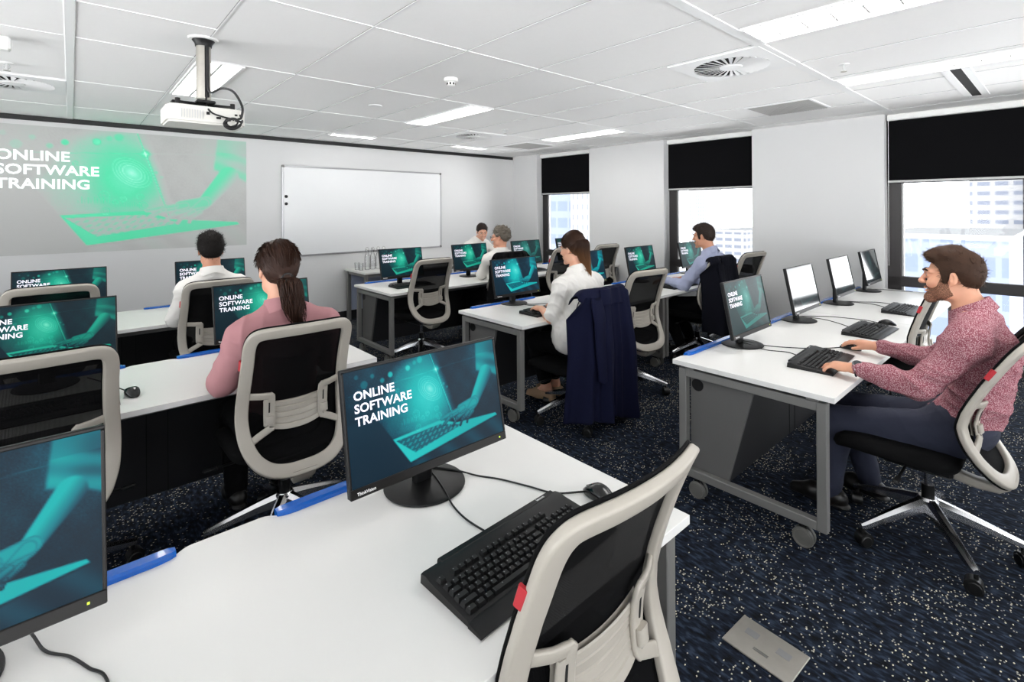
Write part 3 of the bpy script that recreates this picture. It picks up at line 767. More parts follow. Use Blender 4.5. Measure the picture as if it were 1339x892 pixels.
# ================================================================ SLIDE PICTURE
SW, SH = 224, 126
def slide_colors(tone):
    u, v = np.meshgrid(np.linspace(0, 1, SW + 1), np.linspace(0, 1, SH + 1))
    asp = 16 / 9
    X, Y = u * asp, v
    def sm(d, e): return np.clip(0.5 - d / (2 * e), 0, 1)
    def seg(ax, ay, bx, by):
        ax *= asp; bx *= asp
        px, py = X - ax, Y - ay; dx, dy = bx - ax, by - ay
        t = np.clip((px * dx + py * dy) / (dx * dx + dy * dy), 0, 1)
        return np.hypot(px - t * dx, py - t * dy), t
    def poly(pts):
        pts = [(a * asp, b) for a, b in pts]; n = len(pts)
        d = np.full(X.shape, 1e9); inside = np.zeros(X.shape, bool)
        for i in range(n):
            (x1, y1), (x2, y2) = pts[i], pts[(i + 1) % n]
            px, py = X - x1, Y - y1; dx, dy = x2 - x1, y2 - y1
            t = np.clip((px * dx + py * dy) / (dx * dx + dy * dy), 0, 1)
            d = np.minimum(d, np.hypot(px - t * dx, py - t * dy))
            c = ((y1 > Y) != (y2 > Y)) & (X < (x2 - x1) * (Y - y1) / (y2 - y1 + 1e-12) + x1)
            inside ^= c
        return np.where(inside, -d, d)
    g = lambda cx, cy, s: np.exp(-(((X - cx * asp) ** 2 + (Y - cy) ** 2) / (2 * s * s)))
    L = 0.10 + 0.07 * g(.30, .2, .3) + 0.10 * g(.9, .2, .2)
    scr = sm(poly([(.16, .44), (.30, .06), (.535, -.05), (.655, .66), (.55, .74), (.23, .70)]), .05)      # translucent laptop screen
    L += scr * (.10 + .36 * g(.52, .36, .16) + .20 * g(.46, .58, .15) + .12 * g(.40, .25, .2))
    L += 0.05 * np.sin(9 * X + 3 * Y) * g(.3, .1, .3) + 0.012 * np.sin(31 * X) * np.sin(27 * Y) + .02 * np.sin(14 * X - 9 * Y) * g(.8, .3, .2)
    rng = np.random.RandomState(3)
    L += 0.010 * rng.standard_normal(L.shape)
    d, t = seg(.525, .0, .665, .80); L += .40 * np.exp(-(d / .0035) ** 2)
    d, t = seg(.565, .20, .64, .62); L += .14 * np.exp(-(d / .003) ** 2)
    d, t = seg(.02, .22, .60, .17); L += .13 * np.exp(-(d / .003) ** 2)
    d, t = seg(.55, .17, .95, .14); L += .06 * np.exp(-(d / .004) ** 2)
    L += .50 * g(.558, .172, .018)
    for cx, cy, r, a in ((.265, .115, .024, .40), (.375, .095, .025, .36), (.11, .15, .035, .12), (.455, .045, .03, .16), (.215, .15, .022, .22), (.16, .09, .02, .14), (.42, .06, .02, .12), (.07, .07, .02, .10)):
        d = np.hypot(X - cx * asp, Y - cy); L += a * sm(d - r, .006)
    # concentric rings
    ex = (X - .505 * asp) * math.cos(.7) + (Y - .34) * math.sin(.7); ey = -(X - .505 * asp) * math.sin(.7) + (Y - .34) * math.cos(.7)
    d = np.hypot(ex, ey * 1.5)
    L += .22 * np.exp(-(d / .06) ** 2)
    for r in (.075, .10, .125, .15): L += .17 * np.exp(-((d - r) / .005) ** 2)
    # laptop base with keyboard
    m = sm(poly([(.225, .70), (.55, .665), (.66, .74), (.955, .775), (.965, .80), (.335, .945)]), .005); L = L * (1 - m) + m * (.60 + .08 * np.sin(6 * u))
    m = sm(poly([(.262, .718), (.545, .700), (.70, .775), (.372, .875)]), .004); keys = .24 + .16 * (np.sin(120 * (X + .9 * Y)) > .0) * (np.sin(150 * (Y + .10 * X)) > -.1)
    L = L * (1 - m) + m * keys
    # dark wedge at the lower left, table top
    m = sm(poly([(-.1, .46), (.165, .475), (.345, .965), (.33, 1.1), (-.1, 1.1)]), .006); L = L * (1 - m) + m * (.10 + .06 * (1 - v))
    m = sm(poly([(.345, .96), (.97, .81), (1.1, .80), (1.1, 1.1), (.3, 1.1)]), .01); L = L * (1 - m) + m * (.14 + .035 * np.sin(18 * (X - Y)))
    # rolled sleeve, forearm, hand
    a = sm(poly([(.865, -.05), (1.02, -.05), (1.02, .42), (.965, .36), (.845, .29)]), .012)
    L = L * (1 - a) + a * (.34 + .07 * np.sin(40 * (Y - .35 * X)) * (Y > .12) + .10 * g(.87, .2, .08) - .10 * g(1.0, .1, .1))
    d1, t = seg(.915, .34, .80, .60); a = sm(d1 - (.085 - .030 * t), .008)
    sh = .46 - 3.2 * ((X - .86 * asp) * .80 + (Y - .46) * .60)
    L = L * (1 - a) + a * np.clip(sh, .16, .55)
    hand = [((.81, .585), (.70, .625), .050), ((.80, .60), (.745, .70), .045), ((.72, .62), (.63, .655), .028), ((.63, .655), (.575, .715), .018), ((.73, .655), (.665, .70), .023), ((.665, .70), (.635, .755), .015),
            ((.755, .68), (.705, .725), .022), ((.705, .725), (.685, .775), .014), ((.785, .68), (.745, .73), .020), ((.745, .73), (.735, .77), .013), ((.68, .62), (.56, .66), .017)]
    a = np.zeros_like(L); edge = np.zeros_like(L)
    for (p, q, r) in hand:
        d, t = seg(*p, *q); a = np.maximum(a, sm(d - r, .004)); edge = np.maximum(edge, np.exp(-((d - r * .9) / .006) ** 2))
    L = L * (1 - a) + a * (.46 - .30 * np.clip((Y - .62) * 6, 0, 1)); L -= .10 * edge * a
    # icons and charts
    for cx, cy, r in ((.40, .535, .034), (.47, .565, .022), (.405, .665, .028), (.44, .59, .018), (.535, .545, .024), (.30, .28, .018), (.60, .33, .010), (.62, .37, .010), (.545, .62, .03)):
        d = np.hypot(X - cx * asp, Y - cy); L += .16 * np.exp(-((d - r) / .003) ** 2) + .12 * np.exp(-((d - r * .5) / .003) ** 2)
    for i in range(12):
        x = .31 + .011 * i; h_ = .02 + .03 * abs(math.sin(i * 1.7)); d, t = seg(x, .60, x, .60 - h_); L += .15 * np.exp(-(d / .003) ** 2)
        x = .44 + .009 * i; d, t = seg(x, .63, x, .63 - h_ * .8); L += .15 * np.exp(-(d / .003) ** 2)
    L = np.clip(L, .02, 1)
    # tone curve: list of (L, r, g, b) display values
    T = np.array(tone, float)
    out = np.stack([np.interp(L, T[:, 0], T[:, k]) for k in (1, 2, 3)], -1) / 255.0
    out = np.where(out <= .04045, out / 12.92, ((out + .055) / 1.055) ** 2.4)
    return out.reshape(-1, 3)
TONE_CYAN = [(0, 0, 8, 20), (.12, 0, 36, 54), (.2, 2, 70, 90), (.35, 0, 130, 142), (.55, 0, 180, 180), (.8, 60, 212, 206), (1, 150, 240, 232)]
TONE_GREEN = [(0, 0, 8, 14), (.12, 2, 30, 40), (.2, 2, 60, 64), (.35, 0, 106, 96), (.55, 16, 160, 134), (.8, 56, 196, 164), (1, 140, 236, 206)]
TONE_PALE = [(0, 6, 12, 14), (.2, 12, 26, 30), (.55, 18, 44, 46), (1, 40, 70, 70)]
TONE_DIM = [(0, 8, 26, 28), (.12, 16, 48, 50), (.2, 20, 66, 66), (.35, 20, 88, 84), (.55, 30, 118, 110), (.8, 60, 150, 140), (1, 120, 190, 180)]
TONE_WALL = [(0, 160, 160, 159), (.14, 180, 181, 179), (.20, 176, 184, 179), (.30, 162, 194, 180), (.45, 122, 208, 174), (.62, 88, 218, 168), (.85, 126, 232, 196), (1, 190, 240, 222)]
def slide_mesh(name, w, h, tone, m):
    x, z = np.meshgrid(np.linspace(-w / 2, w / 2, SW + 1), np.linspace(h / 2, -h / 2, SH + 1))
    v = np.stack([x, np.zeros_like(x), z], -1).reshape(-1, 3)
    me = bpy.data.meshes.new(name)
    i, j = np.meshgrid(np.arange(SW), np.arange(SH)); a = (j * (SW + 1) + i).ravel()
    f = np.stack([a, a + SW + 1, a + SW + 2, a + 1], -1)
    me.from_pydata(v.tolist(), [], f.tolist())
    at = me.color_attributes.new('slide', 'FLOAT_COLOR', 'POINT')
    col = slide_colors(tone); col = np.concatenate([col, np.ones((len(col), 1))], 1).astype(np.float32)
    at.data.foreach_set('color', col.ravel()); me.materials.append(m); me.update()
    return me
RX90 = Matrix.Rotation(PI / 2, 4, 'X')
def slide_words(w, h, m, parent, y):
    """the three lines of lettering, relative to the slide centre"""
    s = h * 0.107
    o = text_mesh('ONLINE\nSOFTWARE\nTRAINING', s, m, 'lettering', parent, Matrix.Identity(4), offset=s * 0.024, spacing=1.02, line=1.02)
    xs = [v.co.x for v in o.data.vertices]; k = 0.338 * w / (max(xs) - min(xs))
    o.data.transform(Matrix.Translation((-w / 2 + w * 0.045, y, h / 2 - h * 0.268)) @ RX90 @ Matrix.Scale(k, 4, (1, 0, 0)))
    return o
# projected slide on the wall, its light painted into the sheet's colour
sw_, sh_ = 2.295, 1.29
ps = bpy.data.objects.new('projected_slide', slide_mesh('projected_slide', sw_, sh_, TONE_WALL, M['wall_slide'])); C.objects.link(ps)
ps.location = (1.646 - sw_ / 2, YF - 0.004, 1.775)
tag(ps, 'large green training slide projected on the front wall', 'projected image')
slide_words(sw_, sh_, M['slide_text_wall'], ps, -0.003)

# ================================================================ MONITORS
MW, MH = 0.530, 0.328
ME_CYAN = slide_mesh('slide_cyan', MW - .014, .3005, TONE_CYAN, M['screen'])
ME_GREEN = slide_mesh('slide_green', MW - .014, .3005, TONE_GREEN, M['screen'])
ME_DIM = slide_mesh('slide_dim', MW - .014, .3005, TONE_DIM, M['screen'])
ME_PALE = slide_mesh('slide_pale', MW - .014, .3005, TONE_PALE, M['screen_glossy'])
def make_monitor():
    r = thing('monitor', '-', 'monitor', group='computer monitors')
    tilt = Matrix.Translation((0, -0.035, 0.243)) @ Matrix.Rotation(math.radians(-11), 4, 'X')
    b = MB()
    b.box((0, 0.011, 0), (MW, 0.018, MH), bev=.003)
    b.box((0, 0.028, -0.01), (MW * .62, 0.03, MH * .62), bev=.012)
    b.xf(tilt); sh = b.build('panel_housing', M['black_plastic'], r)
    z0 = -MH / 2; b = MB()
    b.box((0, 0.0, z0 + .0125), (MW, .006, .025), bev=.002); b.box((0, 0, MH / 2 - .004), (MW, .006, .008), bev=.002)
    for s in (-1, 1): b.box((s * (MW / 2 - .0035), 0, 0.008), (.007, .006, MH - .033), bev=.002)
    b.xf(tilt); bz = b.build('bezel', M['brown_black'], r)
    sc = bpy.data.objects.new('screen', ME_CYAN); C.objects.link(sc); sc.parent = r
    sc.matrix_local = tilt @ Matrix.Translation((0, 0.0005, .0085))
    slide_words(MW - .014, .3005, M['slide_text'], sc, -0.0012)
    text_mesh('ThinkVision', 0.011, M['white_print'], 'maker_lettering', bz, tilt @ Matrix.Translation((-MW / 2 + .018, -.0045, z0 + .008)) @ RX90, offset=.0003)
    l = MB(); l.box((MW / 2 - .028, -.0035, z0 + .013), (.004, .002, .004)); l.xf(tilt); l.build('power_light', M['led'], bz, smooth=False)
    n = MB(); n.box((0, 0.020, 0.10), (0.062, 0.028, 0.19), bev=.008); n.box((0, 0.016, 0.19), (0.08, .03, .08), bev=.01)
    n.build('stand_neck', M['black_plastic'], r)
    d = MB(); d.lathe([(0, 0), (0.118, 0), (0.122, 0.003), (0.121, 0.007), (0.112, 0.0095), (0.04, 0.011), (0.0, 0.011)], c=(0, 0.005, 0), n=48); d.build('stand_base', M['black_plastic'], r)
    return r
MON = make_monitor()
def set_screen(r, me):
    for c in r.children:
        if c.name.startswith('screen'): c.data = me
def monitor(x, y, lab, me=None, rz=0.0, first=False, rigid=None):
    r = MON if first else dup(MON, (x, y, DZ), rz, lab)
    r.location = (x, y, DZ + .0004); r.rotation_euler = (0, 0, rz); r['label'] = lab
    if me: set_screen(r, me)
    if me is ME_PALE:                    # turned so far that only the reflected window shows on it
        for c in r.children:
            if c.name.startswith('screen'):
                for k in list(c.children): bpy.data.objects.remove(k)
    return r

# ================================================================ KEYBOARD, MOUSE
def make_keyboard():
    """475 x 155 mm + palm rest; local +Y is away from the user"""
    r = thing('keyboard', '-', 'keyboard', group='black computer keyboards')
    b = MB()
    W_ = 0.46
    # wedge body
    prof = [(-0.075, 0.0), (-0.075, 0.010), (-0.070, 0.0125), (0.058, 0.022), (0.075, 0.026), (0.092, 0.023), (0.094, 0.0)]
    R = []
    for x, k in ((-W_ / 2, 0.92), (-W_ / 2 + .006, 1.0), (W_ / 2 - .006, 1.0), (W_ / 2, .92)):
        R.append([(x, y, z * k) for y, z in prof])
    b.rings(R)
    # raised rear hub with lettering, ends short of the left corner
    b.box((0.02, 0.093, 0.015), (0.40, 0.022, 0.022), bev=.004)
    body = b.build('keyboard_body', M['black_plastic'], r)
    p = MB(); pr = [(-0.114, 0.0), (-0.118, 0.005), (-0.111, 0.008), (-0.080, 0.013), (-0.074, 0.011), (-0.074, 0.0)]
    p.rings([[(x, y, z * k) for y, z in pr] for x, k in ((-W_ / 2 - .002, .8), (-W_ / 2 + .006, 1), (W_ / 2 - .006, 1), (W_ / 2 + .002, .8))])
    p.build('palm_rest', M['black_plastic'], r)
    k = MB(); pt = MB(); pitch = 0.0188
    def key(x0, x1, row, d=0.0165):
        yc = -0.058 + row * pitch + (0.006 if row == 5 else 0); z = 0.0125 + (yc + 0.07) * 0.074
        w = x1 - x0 - .0022; cx = (x0 + x1) / 2
        v = [(cx - w / 2, yc - d / 2, z), (cx + w / 2, yc - d / 2, z), (cx + w / 2, yc + d / 2, z), (cx - w / 2, yc + d / 2, z),
             (cx - w / 2 + .0025, yc - d / 2 + .002, z + .0085), (cx + w / 2 - .0025, yc - d / 2 + .002, z + .0085), (cx + w / 2 - .0025, yc + d / 2 - .003, z + .009), (cx - w / 2 + .0025, yc + d / 2 - .003, z + .009)]
        k.add(v, [(0, 1, 5, 4), (1, 2, 6, 5), (2, 3, 7, 6), (3, 0, 4, 7), (4, 5, 6, 7)])
        if w > .01: pt.add([(cx - w * .26, yc + .001, z + .0092), (cx - w * .26 + .0025, yc + .001, z + .0092), (cx - w * .26 + .0025, yc + .0038, z + .0092), (cx - w * .26, yc + .0038, z + .0092)], [(0, 1, 2, 3)])
    x0 = -W_ / 2 + .010
    rows = [[1.25, 1.25, 1.25, 6.25, 1.25, 1.25, 1.25, 1.25], [2.25] + [1] * 10 + [2.75], [1.75] + [1] * 11 + [2.25], [1.5] + [1] * 12 + [1.5], [1] * 13 + [2]]
    for j, rw in enumerate(rows):
        x = x0
        for w in rw: key(x, x + w * pitch, j); x += w * pitch
    x = x0; key(x, x + pitch, 5)
    for g_ in range(3):
        for i in range(4): xx = x + (2 + i + g_ * 4.5) * pitch; key(xx, xx + pitch, 5)
    xn = x0 + 15.3 * pitch
    for i in range(3):
        key(xn + i * pitch, xn + (i + 1) * pitch, 5)
        for j in (3, 4): key(xn + i * pitch, xn + (i + 1) * pitch, j)
        key(xn + i * pitch, xn + (i + 1) * pitch, 0)
    key(xn + pitch, xn + 2 * pitch, 1)
    xp = xn + 3.3 * pitch
    for i in range(4):
        for j in range(5):
            key(xp + i * pitch, xp + (i + 1) * pitch, j)
    k.build('keys', M['key'], r, ang=25); pt.build('key_legends', M['key_print'], r, smooth=False)
    text_mesh('lenovo', 0.011, M['white_print'], 'maker_lettering', body, Matrix.Translation((0.15, 0.089, 0.0265)), offset=.0003)
    return r
KB = make_keyboard()
def keyboard(x, y, lab, rz=0.0, first=False):
    r = KB if first else dup(KB, (x, y, DZ), rz, lab)
    r.location = (x, y, DZ + .0006); r.rotation_euler = (0, 0, rz); r['label'] = lab
    return r
def make_mouse():
    r = thing('computer_mouse', '-', 'mouse', group='black computer mice')
    b = MB(); R = []
    for t in np.linspace(0.02, 0.98, 15):
        y = -0.056 + 0.112 * t; s = math.sin(PI * t) ** 0.45
        hgt = 0.037 * (math.sin(PI * (0.12 + 0.80 * (1 - t))) ** .8) * (s ** .6); w = 0.031 * s * (1 - .08 * math.sin(PI * t))
        ring = []
        for j in range(18):
            a = 2 * PI * j / 18; c, sn = math.cos(a), math.sin(a)
            ring.append((w * math.copysign(abs(c) ** .8, c), y, max(0.0, hgt * .42 + hgt * .58 * math.copysign(abs(sn) ** .75, sn))))
        R.append(ring)
    b.rings(R); b.build('mouse_shell', M['black_gloss'], r, ang=60)
    w = MB(); w.lathe([(0, -.004), (.009, -.004), (.010, 0), (.009, .004), (0, .004)], c=(0, .020, .0225), ax='x', n=20); w.build('scroll_wheel', M['redw'], r)
    s = MB(); s.box((0, .036, .0225), (.0012, .026, .004), rot=Matrix.Rotation(-.55, 3, 'X')); s.build('button_split', M['darkhole'], r)
    return r
MOUSE = make_mouse()
def mouse(x, y, lab, rz=0.0, first=False):
    r = MOUSE if first else dup(MOUSE, (x, y, DZ), rz, lab)
    r.location = (x, y, DZ + .0006); r.rotation_euler = (0, 0, rz); r['label'] = lab
    return r
def cable(pts, lab, rad=0.0026, z=DZ, group='cables on the desks'):
    P = [V((p[0], p[1], p[2] if len(p) > 2 else z + rad + .0003)) for p in pts]
    o = MB().tube(cat_rom(P, 8), rad, 7).build('computer_cable', M['cable'])
    return tag(o, lab, 'cable', group)

# ================================================================ TASK CHAIR
PZ = [0.385, 0.42, 0.46, 0.51, 0.56, 0.60, 0.645, 0.70, 0.76, 0.83, 0.90, 0.96, 1.00, 1.04]
PY0 = [-0.275, -0.252, -0.220, -0.184, -0.157, -0.141, -0.132, -0.135, -0.149, -0.170, -0.195, -0.219, -0.237, -0.256]
PY = list(PY0)
def recline(k):
    global PY
    PY = [y - max(0, z - 0.645) * k for y, z in zip(PY0, PZ)]
def back_pt(u, z, off=0.0):
    bow = 0.045 * (1 - min(1, abs(u) / 0.245) ** 2) * lerp(z, [0.38, 0.5, 0.65, 1.0], [0.25, 0.5, 0.75, 1.0])
    return V((u, lerp(z, PZ, PY) - bow + off, z))
def back_n(u, z):
    a = back_pt(u, z - .01); b = back_pt(u, z + .01); c = back_pt(u - .01, z); d = back_pt(u + .01, z)
    n = (d - c).cross(b - a); n.normalize()
    return -n if n.y > 0 else n          # pointing to the rear
HALF = [(0.0, 0.412), (0.07, 0.415), (0.133, 0.432), (0.181, 0.472), (0.208, 0.535), (0.217, 0.61), (0.216, 0.70), (0.211, 0.80), (0.208, 0.89), (0.208, 0.955), (0.200, 0.998), (0.172, 1.020), (0.09, 1.025), (0.0, 1.026)]
def outline(n=6, inset=0.0):
    R = HALF; P = [(u, z, 0) for u, z in R] + [(-u, z, 0) for u, z in reversed(R[1:-1])]
    return [(p.x, p.y) for p in cat_rom(P, n, True)]
def make_chair(star=PI / 2):
    r = thing('task_chair', '-', 'chair', group='task chairs with pale frames')
    ol = outline()
    pth = [back_pt(u, z) for u, z in ol]; nr = [back_n(u, z) for u, z in ol]
    def prof(i):
        z = ol[i][1]; w = lerp(z, [0.39, .5, .7, .95, 1.02], [0.060, .054, .052, .050, .048]); t = 0.024
        return [(x, y + .004) for x, y in rrect(w, t, .007, 3)]
    f = MB(); f.sweep(pth, nr, prof, True)
    fr = f.build('back_frame', M['chair_frame'], r, ang=50)
    # lower spine that carries the frame under the seat
    s = MB(); R = []
    for z, y, w, t in ((0.412, -0.283, .110, .018), (0.378, -0.276, .095, .024), (0.350, -0.240, .078, .030), (0.345, -0.17, .062, .038), (0.362, -0.06, .05, .045)):
        R.append([(x * 2 * w / .1 * .5, y + (b if z > .39 else 0), z + (b if z <= .39 else 0)) for x, b in rrect(.1, t, t * .3, 2)])
    s.rings(R); s.build('back_spine', M['chair_frame'], fr, ang=50)
    # woven mesh inside the outline
    zs = np.linspace(0.419, 1.020, 40); U = []
    half = cat_rom([(u, z, 0) for u, z in HALF], 8)
    hz = np.array([p.y for p in half]); hu = np.array([p.x for p in half])
    m = MB(); nu = 16; v = []
    for z in zs:
        lo = hz < 0.60
        w = float(np.interp(z, hz, hu)) - 0.004
        for i in range(nu + 1):
            u = -w + 2 * w * i / nu; v.append(back_pt(u, z, 0.006))
    fs = [(j * (nu + 1) + i, j * (nu + 1) + i + 1, (j + 1) * (nu + 1) + i + 1, (j + 1) * (nu + 1) + i) for j in range(len(zs) - 1) for i in range(nu)]
    m.add(v, fs); m.build('mesh_panel', M['mesh'], r, ang=80)
    eg = MB(); eg.sweep([p + n_ * -.012 for p, n_ in zip(pth, nr)], nr, lambda i: rrect(lerp(ol[i][1], [.39, .5, .7, .95, 1.02], [.060, .054, .052, .051, .050]), .007, .003, 2), True); eg.build('mesh_edging', M['seat'], r, ang=50)
    # lumbar pad and its two slotted brackets
    l = MB()
    def lp(a, b):
        u = (a - .5) * 0.27; top = 0.700 - .012 * (1 - (2 * a - 1) ** 2); bot = 0.592 - 0.030 * (1 - abs(2 * a - 1) ** 2.2)
        z = bot + (top - bot) * b; e = 0.004 * (1 if (b * 5.0) % 1 > .12 else 0)
        return back_pt(u, z, -0.010 - e)
    l.grid(lp, 24, 40); l.grid(lambda a, b: lp(1 - a, b) + V((0, .012, 0)), 24, 6); l.build('lumbar_pad', M['chair_frame'], r, ang=30)
    for sx in (-1, 1):
        b = MB()
        q = [(0.210, 0.737), (0.185, 0.735), (0.150, 0.732), (0.118, 0.729), (0.109, 0.718), (0.108, 0.60), (0.116, 0.586), (0.15, 0.568), (0.185, 0.546), (0.206, 0.53)]
        pp = cat_rom([(sx * u, z, 0) for u, z in q], 4)
        b.sweep([back_pt(p.x, p.y, lerp(abs(p.x), [.11, .15, .20], [-.019, -.016, -.001])) for p in pp], [back_n(p.x, p.y) for p in pp], rrect(.030, .012, .004, 2))
        b.sweep([back_pt(sx * .118, z, -.019) for z in (0.60, .64, .68, .715)], [back_n(sx * .118, .65)] * 4, rrect(.044, .010, .004, 2))
        b.sweep([back_pt(sx * .118, z, -.030) for z in (0.607, .625, .64)], [back_n(sx * .118, .62)] * 3, rrect(.036, .016, .006, 2))
        br = b.build('lumbar_bracket', M['chair_frame'], r, ang=50)
        d = MB(); d.sweep([back_pt(sx * .118, z, -.0255) for z in (0.655, .68, .70)], [back_n(sx * .118, .68)] * 3, rrect(.006, .003, .001, 1)); d.build('bracket_slot', M['darkhole'], br)
    tg = MB(); tg.sweep([back_pt(-.232, z, .006) for z in (.862, .885, .905)], [V((-1, -.3, 0))] * 3, rrect(.020, .008, .002, 1)); tg.build('red_tag', M['red'], fr)
    # seat cushion
    def se(w, d, p, z, n=40, yo=0.105):
        o = []
        for i in range(n):
            a = 2 * PI * i / n; c, sn = math.cos(a), math.sin(a)
            x = w * math.copysign(abs(c) ** p, c); y = d * math.copysign(abs(sn) ** p, sn)
            o.append((x, yo + y, z - 0.035 * max(0, (y - .12) / .13) ** 2 + .012 * (x / w) ** 2))
        return o
    c = MB(); c.rings([se(.10, .10, .5, .398), se(.21, .205, .45, .398), se(.238, .232, .42, .412), se(.245, .24, .42, .435), se(.236, .232, .42, .458), se(.20, .20, .45, .468), se(.08, .08, .5, .466)])
    c.build('seat', M['seat'], r, ang=60)
    k = MB(); k.box((0, 0.03, .375), (.20, .26, .045), bev=.012); k.cyl((-.1, .06, .375), (-.29, .06, .372), .006, n=10); k.box((-.30, .06, .372), (.06, .025, .012), bev=.005); k.cyl((.1, .0, .375), (.28, .0, .37), .006, n=10); k.box((.28, 0, .37), (.05, .022, .012), bev=.005)
    k.build('tilt_mechanism', M['black_plastic'], r)
    g = MB(); g.cyl((0, 0, .19), (0, 0, .36), .0145, n=20); g.cyl((0, 0, .15), (0, 0, .27), .025, n=20, mi=1); g.build('gas_lift', [M['chrome'], M['black_plastic']], r)
    b = MB(); b.lathe([(0, .135), (.034, .135), (.042, .16), (.042, .20), (.034, .212), (0, .212)], n=28)
    for i in range(5):
        a = 2 * PI * i / 5 + star; d = V((math.cos(a), math.sin(a), 0)); R = []
        e = V((-d.y, d.x, 0))
        for q, z, w, h_ in ((.03, .182, .030, .028), (.12, .160, .026, .022), (.22, .130, .021, .017), (.32, .098, .017, .012), (.335, .094, .012, .009)):
            ce = d * q + V((0, 0, z)); R.append([tuple(ce + e * x + V((0, 0, y))) for x, y in ((-w, -h_), (w, -h_), (w * .85, h_ * .3), (w * .35, h_), (-w * .35, h_), (-w * .85, h_ * .3))])
        b.rings(R)
    b.build('star_base', M['chrome'], r, ang=30)
    for i in range(5):
        a = 2 * PI * i / 5 + star; d = V((math.cos(a), math.sin(a), 0)) * .322
        w = MB(); tr = V((-d.y, d.x, 0)).normalized(); al = d.normalized()
        q0 = len(w.v)
        for s in (-1, 1): w.lathe([(0, s * .005), (.026, s * .005), (.0285, s * .009), (.0285, s * .020), (.022, s * .025), (0, s * .026)], c=(0, 0, .0285), ax='x', n=22)
        w.lathe([(.0, -.024), (.031, -.022), (.031, .022), (.0, .024)], c=(0, .004, .034), ax='x', n=18)
        w.cyl((0, -.004, .05), (0, -.004, .095), .009, n=10)
        w.xf(Matrix.Translation(d) @ Matrix.Rotation(a + .6 + i, 4, 'Z'), q0)
        w.build('castor', M['castor'], r)
    return r
CHAIR = make_chair()
recline(.18); CHAIR_LEANT = make_chair(math.radians(71)); recline(0)
def lower(r, dz):
    for c in r.children:
        if not c.name.startswith(('star_base', 'castor', 'gas_lift')): c.location.z += dz
    return r
def chair(x, y, lab, rz=0.0, first=False):
    r = CHAIR if first else (CHAIR_LEANT if first is None else dup(CHAIR, (x, y, 0), rz, lab))
    r.location = (x, y, 0); r.rotation_euler = (0, 0, rz); r['label'] = lab
    return r

# ================================================================ SIDE TABLE, BOTTLES, FLOOR BOX
def side_table():
    x0, x1, y0, y1 = 2.90, 4.7, 6.19, 6.84
    r = thing('side_table', 'white side table against the front wall under the whiteboard', 'table', ((x0 + x1) / 2, (y0 + y1) / 2, 0))
    L, D = x1 - x0, y1 - y0
    o = MB().box((0, 0, .7125), (L, D, .025), bev=.002).build('tabletop', M['white_top'], r)
    for sx in (-1, 1):
        for sy in (-1, 1): MB().box((sx * (L / 2 - .04), sy * (D / 2 - .05), .35), (.05, .05, .70), bev=.004).build('leg', M['grey_metal'], r)
    m = MB(); m.box((0, -D / 2 + .05, .675), (L - .13, .025, .04)); m.box((0, D / 2 - .05, .675), (L - .13, .025, .04))
    for sx in (-1, 1): m.box((sx * (L / 2 - .04), 0, .675), (.025, D - .15, .04))
    m.build('apron', M['grey_metal'], r)
    MB().box((0, D / 2 - .085, .40), (L - .13, .018, .50), bev=.002).build('modesty_panel', mat('shaded_wall_blue', srgb(150, 158, 178), .6), r)  # sheet coloured like the shaded wall under the table, no real panel
side_table()
def make_bottle():
    r = thing('water_bottle', '-', 'bottle', group='glass water bottles')
    P = [(0.0, 0.002), (.030, .002), (.034, .008), (.034, .17), (.030, .20), (.016, .235), (.0135, .25), (.0135, .27), (.016, .272), (.016, .278)]
    I = [(.0125, .278), (.011, .25), (.014, .232), (.028, .198), (.0315, .168), (.0315, .012), (0, .008)]
    MB().lathe(P + I, n=28).build('glass_body', M['bottle'], r)
    b = MB(); b.lathe([(0, .278), (.015, .278), (.0165, .286), (.010, .298), (0, .300)], n=20); b.build('stopper', M['white_plastic'], r)
    w = MB(); w.tube(cat_rom([(.0165, 0, .245), (.026, 0, .275), (.014, 0, .306), (0, 0, .311), (-.014, 0, .306), (-.026, 0, .275), (-.0165, 0, .245)], 5), .0016, 6); w.build('wire_clip', M['castor_grey'], r)
    return r
BOT = make_bottle()
for k, (x, y, lab) in enumerate(((3.08, 6.5, 'clear swing-top water bottle next to the drinking glasses'), (3.163, 6.5, 'clear swing-top water bottle second from the drinking glasses'),
                                 (3.246, 6.5, 'clear swing-top water bottle third from the drinking glasses'), (3.33, 6.5, 'clear swing-top water bottle farthest from the drinking glasses'))):
    b = BOT if k == 0 else dup(BOT, (x, y, DZ), 0, lab)
    b.location = (x, y, DZ + .0005); b['label'] = lab
gm = MB().lathe([(0, 0), (.026, 0), (.031, .10), (.0295, .10), (.0245, .006), (0, .006)], n=28).mesh('drinking_glass', M['bottle'])
for k, (x, y, lab) in enumerate(((2.985, 6.49, 'empty drinking glass nearest the table edge'), (2.975, 6.60, 'empty drinking glass behind the other near the bottles'))):
    o = bpy.data.objects.new('drinking_glass', gm); C.objects.link(o); o.location = (x, y, DZ + .0005); tag(o, lab, 'glass', 'drinking glasses')

# floor outlet plate: corners measured on the floor
P4 = [V((1.89, 0.836, 0)), V((1.931, 0.603, 0)), V((1.755, 0.60, 0)), V((1.739, 0.838, 0))]
r = thing('floor_outlet_box', 'brushed steel floor outlet plate set in the carpet', 'floor outlet', (1.828, 0.722, 0.0), -0.06)
m = MB(); m.box((0, 0, .003), (.165, .232, .006), bev=.002); m.build('cover_plate', M['steel'], r)
for y in (-.055, .055):
    MB().box((0.02, y, .0066), (.030, .045, .0016), bev=.0005).build('finger_latch', M['alu'], r)
m = MB(); m.box((-.035, 0, .0063), (.012, .05, .001)); m.build('engraved_marks', M['castor_grey'], r)
